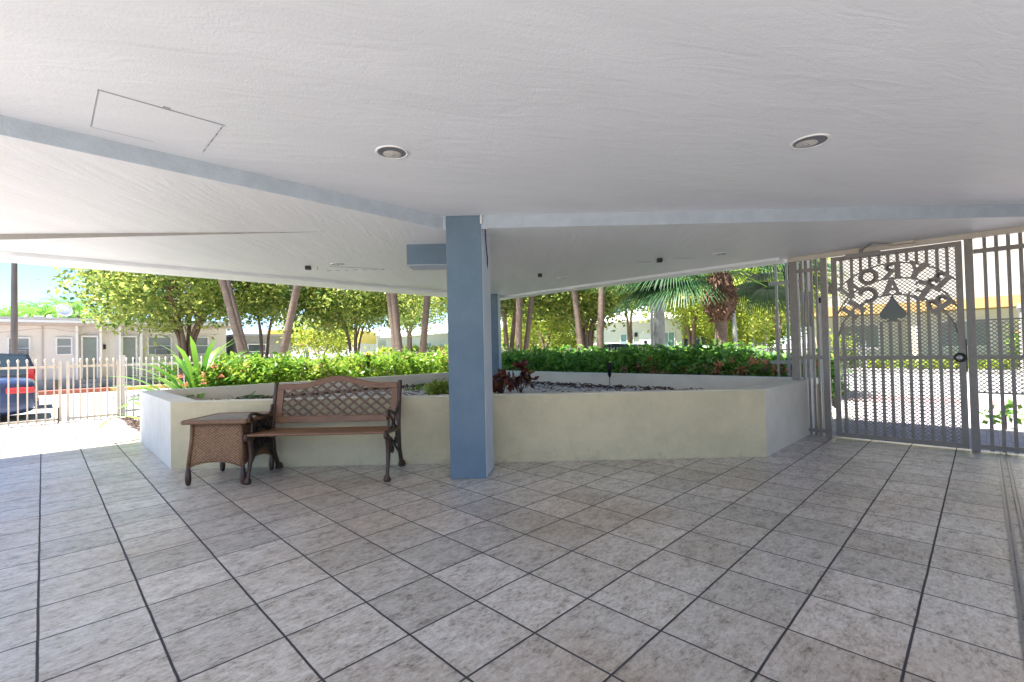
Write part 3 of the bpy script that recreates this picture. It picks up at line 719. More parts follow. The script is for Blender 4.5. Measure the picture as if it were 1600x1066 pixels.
# backrest plane leans: y = .46 + (z-.5)*.22
yb = lambda z: .462+(z-.5)*.215
def bpt(x, z, d=0): return (x, yb(z)+d, z)
def top(x): return .852+.074*(0.5+0.5*math.cos(math.pi*min(1, abs(x)/.42)))
bk_ = MB(); n = 48; xs = [-BW+.02+(2*BW-.04)*i/n for i in range(n+1)]
def rail(mb, lo, hi, d0=-.016, d1=.016):
    vs = []
    for x in xs:
        for z, d in ((lo(x), d0), (hi(x), d0), (hi(x), d1), (lo(x), d1)): vs.append(bpt(x, z, d))
    fs = [(i*4+k_, i*4+(k_+1) % 4, i*4+4+(k_+1) % 4, i*4+4+k_) for i in range(n) for k_ in range(4)]+[(0, 3, 2, 1), (n*4, n*4+1, n*4+2, n*4+3)]
    mb.add(vs, fs)
rail(bk_, lambda x: top(x)-.056, top); bk_.build('back_top_rail', 'wood', bn, bevel=.005)
bk_ = MB(); rail(bk_, lambda x: .472, lambda x: .535); bk_.build('back_bottom_rail', 'wood', bn, bevel=.005)
for s_ in (-1, 1):
    x0, x1 = s_*(BW-.02), s_*(BW-.082); P = [(x0, .536), (x1, .536), (x1, top(x1)-.057), (x0, top(x0)-.057)]
    st = MB(); st.add([bpt(x, z, -.014) for x, z in P]+[bpt(x, z, .014) for x, z in P], [(0,1,2,3),(7,6,5,4),(0,4,5,1),(1,5,6,2),(2,6,7,3),(3,7,4,0)])
    st.build('back_stile', 'wood', bn)
lat = MB(); xi = BW-.082; zb = .536
def clip(x0, z0, dx, dz):
    pts = []; N_ = 200
    inside = [(x0+dx*i/N_, z0+dz*i/N_) for i in range(N_+1)]
    inside = [(x, z) for x, z in inside if abs(x) <= xi+.005 and zb-.005 <= z <= top(x)-.052]
    return inside
step = .112
for i in range(-16, 17):
    for sgn in (1, -1):
        x0 = i*step; q = clip(x0-sgn*.0, zb-.005, sgn*.62, .48)
        if i*sgn < -7 or True:
            q2 = []
            # start points left of the panel as well
            q = clip(x0, zb-.005, sgn*.62, .48)
        if len(q) > 3:
            d = -.006 if sgn > 0 else .006
            for off in (-.009, .009):     # twin strands
                lat.bar(bpt(q[0][0]+off, q[0][1], d), bpt(q[-1][0]+off, q[-1][1], d), .009, .010, (0, 1, 0))
lat.build('back_lattice', 'latticebrown', bn)

# ------------------------------------------------------------------ wicker side table
wt = empty('wicker_table', vloc(-2.68, 4.26), FR, 'brown wicker side table beside the bench', 'table')
hx, dy = .20, .62
rim = MB(); hw = .295; d0, d1 = -.06, .50
rim.box(-hw, hw, d0, d0+.05, .542, .582); rim.box(-hw, hw, d1-.05, d1, .542, .582); rim.box(-hw, -hw+.05, d0+.05, d1-.05, .542, .582); rim.box(hw-.05, hw, d0+.05, d1-.05, .542, .582)
rim.build('top_rim', 'wickerrim', wt, bevel=.014)
sl = MB(); n = 15
for i in range(n):
    x = -hw+.06+(2*hw-.12)*i/(n-1); sl.box(x-.011, x+.011, d0+.04, d1-.04, .566, .578)
sl.build('top_slats', 'slatsheen', wt, bevel=.004)
MB().box(-hw+.05, hw-.05, d0+.05, d1-.05, .548, .556).build('top_board', 'blackmetal', wt)
def apron(face):
    # face: flared woven sides with an arched lower edge
    zt_, n_ = .542, 14; vs = []
    for i in range(n_+1):
        u = -1+2*i/n_; zl = .145+.055*(1-u*u)**.7
        for z in np.linspace(zl, zt_, 9):
            fl_ = 1+.20*((zt_-z)/(zt_-.14))**1.6*.6
            if face == 'f': vs.append((u*.215*fl_, .0-.03*(fl_-1)/.12, z))
            elif face == 'b': vs.append((u*.215*fl_, .44+.03*(fl_-1)/.12, z))
            elif face == 'l': vs.append((-.215*fl_, .22+u*.22*(1+.0)+u*.03*(fl_-1)/.12, z))
            else: vs.append((.215*fl_, .22+u*.22+u*.03*(fl_-1)/.12, z))
    fs = [(i*9+k_, (i+1)*9+k_, (i+1)*9+k_+1, i*9+k_+1) for i in range(n_) for k_ in range(8)]
    o = MB().add(vs, fs).build('woven_side', 'wicker', wt, smooth='all')
    so_ = o.modifiers.new('thick', 'SOLIDIFY'); so_.thickness = .012; so_.offset = 0
for f_ in 'fblr': apron(f_)
for sx_ in (-1, 1):
    for y in (-.03, .47):
        MB().tube([(sx_*.243, y, .16), (sx_*.225, y+(.02 if y < 0 else -.02), .40), (sx_*.218, y+(.02 if y < 0 else -.02), .542)], [.018, .016, .016], 8).build('corner_post', 'wickerrim', wt, smooth='all')
        MB().lathe([(.012, 0), (.02, .01), (.026, .05), (.024, .10), (.016, .145), (.016, .17)], (sx_*.245, y, 0), 14).build('leg', 'darkwood', wt, smooth='all')

# ------------------------------------------------------------------ ornamental gate and its side panels (plane X = 6.85)
GX = 6.85
def gbar(mb, y0, y1, z0, z1, dx=.02): return mb.box(GX-dx, GX+dx, min(y0, y1), max(y0, y1), z0, z1)
def expanded(y0, y1, z0, z1, x, py=.044, pz=.0205, wd=.0112):
    V = []; F = []
    nr = int((z1-z0)/pz); nc = int((y1-y0)/(py/2))
    for r_ in range(nr+1):
        zc = z0+r_*pz
        for c in range(nc):
            ya, yb_ = y0+c*py/2, y0+(c+1)*py/2
            a = (1 if (c+r_) % 2 == 0 else -1)*pz*.5; b = -a
            za, zb_ = zc+a, zc+b; o = len(V)
            V += [(x-.002, ya, za-wd/2), (x-.002, yb_, zb_-wd/2), (x+.003, yb_, zb_+wd/2), (x+.003, ya, za+wd/2)]
            F.append((o, o+1, o+2, o+3))
    return np.array(V), np.array(F)
gt = empty('ornamental_gate', (0, 0, 0), 0, 'grey metal gate with arched lettering and a spade emblem', 'gate')
DL, DR, DT = 1.288, .128, 2.195
fr = MB(); gbar(fr, DL-.055, DL, .0151, DT); gbar(fr, DR, DR+.055, .0151, DT); gbar(fr, DR+.055, DL-.055, DT-.05, DT); gbar(fr, DR+.055, DL-.055, .0151, .068); gbar(fr, DR+.055, DL-.055, .948, .992)
fr.build('frame', 'gatepaint', gt, bevel=.003)
def circ(p1, p2, p3):
    (ax, ay), (bx, by), (cx_, cy_) = p1, p2, p3
    d = 2*(ax*(by-cy_)+bx*(cy_-ay)+cx_*(ay-by))
    ux = ((ax**2+ay**2)*(by-cy_)+(bx**2+by**2)*(cy_-ay)+(cx_**2+cy_**2)*(ay-by))/d
    uy = ((ax**2+ay**2)*(cx_-bx)+(bx**2+by**2)*(ax-cx_)+(cx_**2+cy_**2)*(bx-ax))/d
    return ux, uy, math.hypot(ax-ux, ay-uy)
arcs = [((1.236, 1.78), (.70, 2.045), (.18, 1.785)), ((1.236, 1.49), (.70, 1.875), (.18, 1.50)), ((1.236, 1.20), (.705, 1.685), (.18, 1.20))]
AC = [circ(*a) for a in arcs]
def arcz(k_, y):
    ux, uy, r_ = AC[k_]; return uy+math.sqrt(max(0, r_*r_-(y-ux)**2))
for k_ in range(3):
    mb = MB(); pts = [(GX-.012, .183+1.05*i/40, arcz(k_, .183+1.05*i/40)) for i in range(41)]
    mb.tube(pts, .0085, 6); mb.build('arch_rod', 'gatepaint', gt, smooth='all')
bars = [1.185, 1.083, .995, .907, .821, .74, .656, .573, .492, .409, .324, .244]
for y in bars:
    zl = arcz(0, y)
    if abs(y-.70) < .2: zl = 2.05
    if y > .95 or y < .4: zl = min(zl, arcz(0, y))
    zlo = zl-(.10 if y in (1.083, .324) else 0)
    gbar(MB(), y-.0145, y+.0145, zlo, DT-.051, .014).build('bar', 'gatepaint', gt)
    zu = arcz(2, y)-.002
    if .6 < y < .84: zu = 1.375
    gbar(MB(), y-.0145, y+.0145, .993, zu, .014).build('bar', 'gatepaint', gt)
    gbar(MB(), y-.0145, y+.0145, .069, .947, .014).build('bar', 'gatepaint', gt)
V, F = expanded(DR+.056, DL-.056, .07, DT-.052, GX+.018); mesh_np('expanded_mesh', V, F, 'meshmetal', gt)
# spade emblem
sp = [(0, 1.0), (.09, .84), (.24, .62), (.40, .45), (.49, .32), (.50, .20), (.44, .11), (.32, .08), (.20, .10), (.15, .07), (.24, .02), (.30, .0)]
sp = sp+[(-x, y) for x, y in reversed(sp[1:])]
SW, SH = .235, .30
def spts(): return [(.712+x*SW, 1.385+z*SH) for x, z in sp]
bm = MB(); P = spts()
bm.plate(P, 'x', GX-.022, GX-.012); ob = bm.build('spade_emblem', 'spade', gt)
gbar(MB(), .60, .83, 1.374, 1.386, .014).build('emblem_rest', 'gatepaint', gt)
# serif letters as bars: cells 0..1 wide, 0..1 high
def arcp(cx_, cy_, rx, ry, a0, a1, n_=10): return [(cx_+rx*math.cos(R(a0+(a1-a0)*i/n_)), cy_+ry*math.sin(R(a0+(a1-a0)*i/n_))) for i in range(n_+1)]
TH, TN, SF = .31, .19, .15
LET = {
 'B': [([(.22, 0), (.22, 1)], TH), (arcp(.42, .75, .36, .22, 90, -90), .24), (arcp(.42, .26, .43, .24, 90, -90), .25), ([(.1, .97), (.45, .97)], SF), ([(.1, .03), (.45, .03)], SF), ([(.22, .5), (.45, .5)], .14), ([(0, .03), (.3, .03)], SF), ([(0, .97), (.3, .97)], SF)],
 'Y': [([(.5, 0), (.5, .48)], TH), ([(.5, .45), (.14, .97)], TH), ([(.5, .45), (.86, .97)], TN), ([(0, .97), (.34, .97)], SF), ([(.7, .97), (1.02, .97)], SF), ([(.3, .03), (.7, .03)], SF)],
 'R': [([(.22, 0), (.22, 1)], TH), (arcp(.42, .74, .36, .22, 90, -90), .24), ([(.2, .97), (.45, .97)], SF), ([(.22, .5), (.45, .5)], .15), ([(.48, .5), (.88, .04)], .27), ([(0, .03), (.42, .03)], SF), ([(0, .97), (.3, .97)], SF), ([(.72, .03), (1.02, .03)], SF)],
 'O': [(arcp(.5, .5, .42, .42, 0, 360, 22), .27)],
 'N': [([(.18, 0), (.18, .97)], TN), ([(.84, 0), (.84, .97)], TN), ([(.16, .95), (.84, .04)], TH), ([(0, .03), (.36, .03)], SF), ([(0, .97), (.3, .97)], SF), ([(.68, .97), (1.0, .97)], SF)],
 'E': [([(.22, 0), (.22, 1)], TH), ([(0, .96), (.85, .96)], .15), ([(0, .04), (.88, .04)], .15), ([(.22, .5), (.62, .5)], .15), ([(.85, .98), (.85, .72)], .14), ([(.88, .02), (.88, .3)], .14), ([(.62, .38), (.62, .62)], .14)],
 'A': [([(.16, .0), (.5, 1)], TN), ([(.5, .98), (.84, .0)], TH), ([(.28, .34), (.72, .34)], .15), ([(0, .03), (.32, .03)], SF), ([(.64, .03), (1.02, .03)], SF)],
 'C': [(arcp(.52, .5, .42, .42, 40, 320, 18), .27), ([(.86, .98), (.86, .66)], .14), ([(.86, .1), (.86, .3)], .10)],
 'H': [([(.2, 0), (.2, 1)], TH*.9), ([(.8, 0), (.8, 1)], TH*.9), ([(.2, .5), (.8, .5)], .15), ([(0, .97), (.4, .97)], SF), ([(0, .03), (.4, .03)], SF), ([(.6, .97), (1.0, .97)], SF), ([(.6, .03), (1.0, .03)], SF)]}
def letter(ch, yc, zc, ang, w_=.175, h__=.180):
    mb = MB(); ca, sa = math.cos(R(ang)), math.sin(R(ang))
    def T(u, v):
        a, b = (u-.5)*w_, (v-.5)*h__; return (yc+a*ca-b*sa, zc+a*sa+b*ca)
    for i, (pts, th_) in enumerate(LET[ch]):
        xo = GX-.021-.0006*i
        q = [T(*p) for p in pts]; hw_ = th_*w_/2
        for (y0, z0), (y1, z1) in zip(q[:-1], q[1:]):
            L_ = math.hypot(y1-y0, z1-z0)
            if L_ < 1e-6: continue
            dy_, dz_ = (y1-y0)/L_, (z1-z0)/L_
            ex = .002 if len(q) > 2 else 0
            a, b = y0-dy_*ex, z0-dz_*ex; c, d = y1+dy_*ex, z1+dz_*ex
            ny, nz = -dz_*hw_, dy_*hw_
            mb.plate([(a-ny, b-nz), (c-ny, d-nz), (c+ny, d+nz), (a+ny, b+nz)], 'x', xo, xo+.008)
    mb.build('letter', 'gatepaint', gt)
for ch, y, z, a in (('B', .321, 1.80, 40), ('Y', .495, 1.93, 20), ('R', .706, 1.955, 0), ('O', .924, 1.915, -20), ('N', 1.094, 1.782, -42)): letter(ch, y, z, a)
for ch, y, z, a in (('B', .325, 1.555, 52), ('E', .475, 1.705, 30), ('A', .712, 1.775, 0), ('C', .930, 1.705, -28), ('H', 1.078, 1.545, -50)): letter(ch, y, z, a)
# knob, closer, hinges
lk = MB().lathe([(.048, 0), (.05, .012), (.03, .022)], seg=18); o = lk.build('lock_plate', 'blackmetal', gt, smooth=True, loc=(GX-.022, .172, .97)); o.rotation_euler = (0, -math.pi/2, 0)
kb = MB().lathe([(.012, 0), (.013, .03), (.026, .045), (.031, .060), (.024, .076), (.004, .082)], seg=18); o = kb.build('knob', 'steel', gt, smooth=True, loc=(GX-.03, .175, .97)); o.rotation_euler = (0, -math.pi/2, 0)
MB().box(GX-.028, GX+.0, DR-.012, DR-.001, .82, 1.16).build('latch_plate', 'blackmetal', gt)
for z in (1.81, .42):
    MB().tube([(GX-.03, DL+.004, z-.06), (GX-.03, DL+.004, z+.06)], .016, 10).box(GX-.03, GX-.0, DL-.03, DL+.035, z-.045, z+.045).build('hinge', 'gatepaint', gt)
cl = MB().box(GX-.075, GX-.021, .80, 1.13, 2.150, 2.200); clo = cl.build('door_closer', 'meshmetal', gt, bevel=.006)
ca_ = MB().tube([(GX-.05, .98, 2.20), (GX-.05, .98, 2.245)], .018, 10); ca_.bar((GX-.05, .98, 2.235), (GX-.34, .83, 2.248), .022, .008); ca_.bar((GX-.34, .83, 2.247), (GX-.06, .67, 2.249), .018, .008)
ca_.build('closer_arm', 'meshmetal', clo)

def panel_bars(t, ys, z0, z1): 
    for y in ys: gbar(MB(), y-.0155, y+.0155, z0, z1, .014).build('bar', 'gatepaint', t)
lp = empty('gate_side_panel', (0, 0, 0), 0, 'narrow barred metal panel between the planter end and the gate', 'fence panel')
ps = MB(); ps.plate([(1.655, 0), (1.60, 0), (1.60, .55), (1.655, .62), (1.655, 2.2), (1.745, 2.2), (1.745, .69), (1.655, .56)], 'x', GX-.025, GX+.025)
ps.build('post', 'gatepaint', lp)
MB().box(GX-.025, GX+.025, 1.335, 1.402, 0, 2.2).build('post', 'gatepaint', lp)
for z0, z1, ye in ((2.055, 2.098, 1.654), (.952, .994, 1.654), (.045, .085, 1.599)): gbar(MB(), 1.403, ye, z0, z1).build('rail', 'gatepaint', lp)
for y in (1.61, 1.555, 1.50, 1.448):
    gbar(MB(), y-.013, y+.013, 2.099, 2.2, .014).build('bar', 'gatepaint', lp); gbar(MB(), y-.013, y+.013, .995, 2.054, .014).build('bar', 'gatepaint', lp)
    gbar(MB(), y-.013, y+.013, (.086 if y < 1.6 else .6), .951, .014).build('bar', 'gatepaint', lp); 
    if y < 1.6: gbar(MB(), y-.013, y+.013, 0, .044, .014).build('bar', 'gatepaint', lp)
rp = empty('sliding_gate', (0, 0, 0), 0, 'barred metal gate panel right of the lettered gate, standing on the floor track', 'gate')
MB().box(GX-.025, GX+.025, .045, .112, 0, 2.2).build('post', 'gatepaint', rp)
for z0, z1 in ((2.045, 2.09), (.948, .992), (.03, .075)): gbar(MB(), -2.0, .044, z0, z1).build('rail', 'gatepaint', rp)
for z0 in (1.345, .598): gbar(MB(), -2.0, .044, z0, z0+.016, .010).build('rail', 'gatepaint', rp)
ys = [-.04-.084*i for i in range(12)]
for y in ys:
    gbar(MB(), y-.0145, y+.0145, 2.091, 2.2, .016).build('bar', 'gatepaint', rp); gbar(MB(), y-.0145, y+.0145, .993, 2.044, .016).build('bar', 'gatepaint', rp)
    gbar(MB(), y-.0145, y+.0145, .076, .947, .016).build('bar', 'gatepaint', rp)
    gbar(MB(), y-.0145, y+.0145, 0.012, .029, .016).build('bar_foot', 'gatepaint', rp)
V, F = expanded(-1.1, .044, .61, .945, GX+.018); V2, F2 = expanded(-1.1, .044, 1.0, 1.342, GX+.018)
mesh_np('expanded_mesh', V, F, 'meshmetal', rp); mesh_np('expanded_mesh', V2, F2, 'meshmetal', rp)
hd = MB().box(GX-.03, GX+.03, -3, 1.75, 2.206, ZL-.001); hd.box(GX-.10, GX-.031, .5, .72, 2.235, ZL-.001)
tag(hd.build('gate_header', 'creamfence'), 'beige steel header along the ceiling above the gates', 'header')
tr_ = MB()
for y in (-.135, -.095): tr_.box(2.0, 6.8, y-.006, y+.006, .0, .012)
tr_.box(2.0, 6.8, -.160, -.148, 0, .006); tr_.box(2.0, 6.8, -.083, -.070, 0, .005)
tag(tr_.build('gate_track', 'steel'), 'steel sliding gate track set in the tiled floor at the right', 'track')

# taller grey pickets standing behind the planter corner
tp = empty('picket_screen', (0, 0, 0), 0, 'short grey picket panel on the planter edge next to the gate', 'fence panel')
for z in (2.00, .87): MB().box(7.43, 7.47, 1.70, 2.17, z, z+.045).build('rail', 'greyfence', tp)
def picket_mesh(h, w_=.022, spear=True):
    mb = MB().box(-w_/2, w_/2, -w_/2, w_/2, 0, h-.07)
    if spear:
        mb.lathe([(w_*.35, h-.07), (w_*.9, h-.062), (w_*.45, h-.05), (w_*1.0, h-.035), (w_*.5, h-.01), (.001, h)], seg=4)
    return mb
for y in (2.07, 1.935, 1.80):
    picket_mesh(2.35-.6, .03).build('picket', 'greyfence', tp, loc=(7.45, y, .6))
# pipes and meter box behind the side panel
for (x, y), lb in (((7.22, 1.69), 'white vertical pipe with grey sleeve behind the narrow panel, nearest the planter'), ((7.22, 1.60), 'white vertical pipe with grey sleeve behind the narrow panel, nearer the gate')):
    t = empty('pipe', (x, y, 0), 0, lb, 'pipe', 'white pipes behind the gate panel')
    MB().tube([(0, 0, 0), (0, 0, 2.9)], .024, 12).build('pipe_run', 'white', t, smooth='all')
    MB().tube([(0, 0, 1.38), (0, 0, 1.84)], .031, 12).build('sleeve', 'plasticgrey', t, smooth='all')
t = empty('meter_box', (7.25, 1.50, 1.35), 0, 'small white utility box on a post behind the narrow gate panel', 'utility box')
MB().box(-.03, .05, -.04, .04, 0, .42).build('housing', 'white', t, bevel=.004); MB().box(-.035, -.031, -.03, .03, .33, .40).build('dial', 'blackmetal', t)
MB().box(0, .03, -.015, .015, -1.35, -.002).build('post', 'white', t)
tag(MB().box(7.15, 7.19, 1.50, 1.58, 0, .62).build('board', 'beigeboard'), 'beige upright board standing behind the narrow gate panel', 'board')
# pillar with plant beyond the sliding gate
t = empty('gate_pillar', (9.2, -.36, 0), 0, 'pale grey rendered pillar beyond the sliding gate', 'pillar')
MB().box(0, .35, -.6, 0, 0, 1.55).build('shaft', 'offwhite', t, bevel=.01); MB().box(-.02, .37, -.62, .02, 1.552, 1.62).build('cap', 'roofgrey', t, bevel=.01)
MB().box(-.04, -.002, -.32, -.08, 1.35, 1.55).build('intercom', 'plasticgrey', t, bevel=.005)
t = plant_thing('shrub', (8.7, -.18, 0), 'low leafy green plant at the foot of the grey pillar', 'plant')
V, F = leaves(46, np.array([[0, 0, .2], [.1, 0, .15], [-.1, .1, .18], [0, -.1, .25]]), .05, .11); mesh_np('foliage', V, F, 'leaf_strap', t)
MB().tube([(0, 0, 0), (0, 0, .3)], .01, 6).build('stem', 'bark', t)

# ------------------------------------------------------------------ picket fences and gates along the street side
FY = 11.95
def leaf_gate(x0, x1, label, n_):
    t = empty('picket_gate', (x0, FY, 0), 0, label, 'gate', 'cream picket gates at the end of the tiled walk')
    W = x1-x0
    MB().box(0, .045, -.02, .02, .02, 1.12).build('stile', 'creamfence', t); MB().box(W-.045, W, -.02, .02, .02, 1.12).build('stile', 'creamfence', t)
    MB().box(.046, W-.046, -.018, .018, 1.0, 1.04).build('rail', 'creamfence', t); MB().box(.046, W-.046, -.018, .018, .045, .085).build('rail', 'creamfence', t)
    pm = picket_mesh(1.15); first = None
    for i in range(n_):
        x = .046+(W-.092)*(i+.5)/n_
        if first is None: first = pm.build('picket', 'creamfence', t, loc=(x, -.03, .02))
        else:
            c = first.copy(); COL.objects.link(c); c.location = (x, -.03, .02); c.parent = t
    return t
g1 = leaf_gate(-.86, -.11+.36, 'cream picket gate leaf in front of the blue car', 9)
lkp = MB().box(1.02, 1.06, -.05, -.021, .62, .78).build('lock', 'bronze', g1)
MB().tube([(1.06, -.035, .0), (1.06, -.035, .28)], .011, 8).build('drop_bolt', 'bronze', g1)
g2 = leaf_gate(.31, 1.07, 'cream picket gate leaf right of the lock, before the planter bed', 7)
def fence(name, x0, y0, x1, y1, h, m_, label, sp_, cap_at=100, posts=True):
    L_ = math.hypot(x1-x0, y1-y0); t = empty(name, (x0, y0, 0), math.atan2(y1-y0, x1-x0), label, 'fence')
    for z in (h-.17, .10): MB().box(0, L_, -.018, .018, z, z+.04).build('rail', m_, t)
    n_ = int(L_/sp_); pm = picket_mesh(h, .02); first = None; rest = MB()
    for i in range(n_):
        x = (i+.5)*sp_
        if i >= cap_at:
            o_ = len(rest.v); rest.add([(a+x, b-.03, c) for a, b, c in pm.v], pm.f); continue
        if first is None: first = pm.build('picket', m_, t, loc=(x, -.03, 0))
        else:
            c = first.copy(); COL.objects.link(c); c.location = (x, -.03, 0); c.parent = t
    if rest.v: tag(rest.build('picket_run', m_, t), kind='stuff')
    if posts:
        k_ = 0
        while k_ <= L_:
            MB().box(k_-.035, k_+.035, .02, .09, 0, h+.02).box(k_-.045, k_+.045, .01, .1, h+.021, h+.04).build('post', m_, t); k_ += 2.4
    return t
fence('picket_fence', 1.115, FY, 12.0, FY, 1.17, 'whitefence', 'white spear-topped picket fence behind the sunny left hedge', .105, 100)
fence('picket_fence', 12.05, FY-.1, 12.05, 1.5, 1.17, 'greyfence', 'pale grey picket fence behind the dark right hedge along the side street', .104, 100)

# ------------------------------------------------------------------ hedges and bedding
def boxcentres(n, x0, x1, y0, y1, z0, z1, topn=.06):
    u = rng.uniform(0, 1, (n, 3)); P = np.empty((n, 3))
    P[:, 0] = x0+(x1-x0)*u[:, 0]; P[:, 1] = y0+(y1-y0)*u[:, 1]
    P[:, 2] = z0+(z1-z0)*(u[:, 2]**.6)
    bump_ = .06*np.sin(P[:, 0]*3.1+P[:, 1]*2)+.05*np.sin(P[:, 0]*7.3+1+P[:, 1]*5)
    P[:, 2] += bump_*(P[:, 2]-z0)/(z1-z0)
    return P
hg = empty('hedge', (0, 0, 0), 0, 'sunny bright green clipped hedge behind the left part of the planter', 'hedge')
C1 = boxcentres(1900, 1.95, 7.9, 8.5, 9.5, .25, 1.05)
V, F = leaves(30000, C1, .045, .085, .8, .8, 2.0); mesh_np('foliage', V, F, 'leaf_hedge', hg)
def twigs(P, n_, r_=.006):
    mb = MB()
    for i in range(n_):
        p = P[rng.integers(0, len(P))]; mb.tube([(p[0]+random.uniform(-.1, .1), p[1]+random.uniform(-.1, .1), 0), tuple(p)], [r_*1.4, r_], 4, False)
    return mb
twigs(C1, 160).build('stems', 'treebark', hg)
hg2 = empty('hedge', (0, 0, 0), 0, 'dark glossy green hedge behind the right part of the planter', 'hedge')
C2 = boxcentres(1700, 7.6, 8.7, 2.5, 8.5, .2, 1.06)
V, F = leaves(24000, C2, .05, .115, .7, .9, 2.4, .35); mesh_np('foliage', V, F, 'leaf_hedge2', hg2)
twigs(C2, 160).build('stems', 'treebark', hg2)
ru = empty('russet_shrub', (0, 0, 0), 0, 'low row of russet and red leaves in front of the dark right hedge', 'shrub')
C3 = boxcentres(160, 7.45, 7.6, 2.0, 4.6, .2, .82); V, F = leaves(520, C3, .05, .08); mesh_np('foliage', V, F, 'leaf_russet', ru)
twigs(C3, 30).build('stems', 'treebark', ru)
ru = empty('ixora_shrub', (0, 0, 0), 0, 'green shrub with red orange blossoms beside the grey picket panel', 'shrub')
C3 = boxcentres(300, 7.6, 8.6, 1.5, 2.7, .2, .95); V, F = leaves(4500, C3, .05, .09); mesh_np('foliage', V, F, 'leaf_hedge2', ru)
C3 = np.array([[7.5+random.uniform(0, .2), 1.6+i*.17, .78+random.uniform(-.08, .14)] for i in range(9)]); V, F = leaves(420, C3, .03, .045); mesh_np('blossom', V, F, 'ixora', ru)
# blossoms of the left hedge
ix = empty('ixora_shrub', (0, 0, 0), 0, 'sunny shrub with a few orange red blossoms next to the strap-leaved plant', 'shrub')
C3 = boxcentres(260, 1.75, 2.9, 8.45, 8.9, .2, .92); V, F = leaves(4200, C3, .05, .085); mesh_np('foliage', V, F, 'leaf_hedge', ix)
pts = []
for px_, z_ in ((280, .86), (335, .98), (318, .88), (345, .84), (318, .76), (290, .72)):
    t_ = (px_-800)/FPX; Y_ = 8.42; D_ = Y_/(B2[0]*t_+B2[1]); X_, Y2 = cw(t_*D_, D_); pts.append((X_, Y2, z_))
V, F = leaves(170, np.array(pts), .02, .032); mesh_np('blossom', V, F, 'ixora', ix)
cr1 = plant_thing('crinum_lily', (1.78, 8.95, 0), 'large strap-leaved lily plant between the walk and the left hedge', 'plant'); cr1.rotation_euler = (0, 0, 0)
rosette(cr1, 64, 1.5, .085, 'leaf_strap', (35, 88), droop=.55)
cr2 = plant_thing('crinum_lily', (1.30, 8.75, 0), 'drooping strap leaves hanging over the walk beside the planter corner', 'plant')
rosette(cr2, 18, 1.15, .08, 'leaf_strap', (40, 75), droop=.9)
mu = MB()
for i in range(2200):
    x = random.uniform(1.05, 1.9); y = random.uniform(8.55, 11.9); a = random.uniform(0, 6.28); l = random.uniform(.02, .07)
    mu.bar((x, y, -.012+random.uniform(0, .02)), (x+l*math.cos(a), y+l*math.sin(a), -.01+random.uniform(0, .02)), .015, .008)
tag(mu.build('leaf_litter', 'bark'), 'brown leaf litter beside the tiled walk', 'litter', kind='stuff')

# ------------------------------------------------------------------ trees
def crown_pts(n, c, rx, rz, seedv=0):
    d = rng.normal(0, 1, (n, 3)); d /= np.linalg.norm(d, axis=1)[:, None]
    r_ = rng.uniform(.35, 1, (n, 1))**.55
    lump = 1+.16*np.sin(d[:, :1]*5+seedv)+.14*np.sin(d[:, 1:2]*6+seedv*2+d[:, 2:]*4)
    P = d*r_*lump*np.array([rx, rx, rz]); P[:, 2] = np.where(P[:, 2] < 0, P[:, 2]*.75, P[:, 2])
    return P+np.array(c)
def tree(loc, rx, rz, zc, n, lf, label, stems=5, size=.15, cat='tree', group=None, bark='treebark', tw=.09, spread=.16, lean=0):
    t = empty('tree', loc, 0, label, cat, group)
    P = crown_pts(max(60, n//55), (lean, 0, zc), rx, rz, loc[0])
    V, F = leaves(n, P, spread, size, .8, .5, 1.9)
    mesh_np('crown', V, F, lf, t)
    tk = MB(); zb_ = max(.5, zc-rz*.8)
    for i in range(stems):
        a = 2*math.pi*i/stems+random.uniform(-.4, .4); s1 = random.uniform(.25, .5)*(1 if stems > 1 else 0)
        e_ = (math.cos(a)*rx*.45+lean, math.sin(a)*rx*.45, zc+rz*.1)
        mid = (math.cos(a)*s1*.8+lean*.3, math.sin(a)*s1*.8, zb_)
        pth = sm_path([(math.cos(a)*.1, math.sin(a)*.1, -.2), (math.cos(a)*s1*.35, math.sin(a)*s1*.35, zb_*.5), mid, e_])
        tk.tube(pth, [tw*(1-.65*j/len(pth)) for j in range(len(pth))], 7)
        for b in range(4):
            q = P[rng.integers(0, len(P))]
            st_ = Vector(mid).lerp(Vector(e_), random.uniform(.1, .8))
            tk.tube([st_, st_.lerp(Vector(q), .5)+Vector((0, 0, .1)), q], [tw*.4, tw*.25, tw*.1], 5)
    tk.build('trunk', bark, t, smooth='all')
    return t
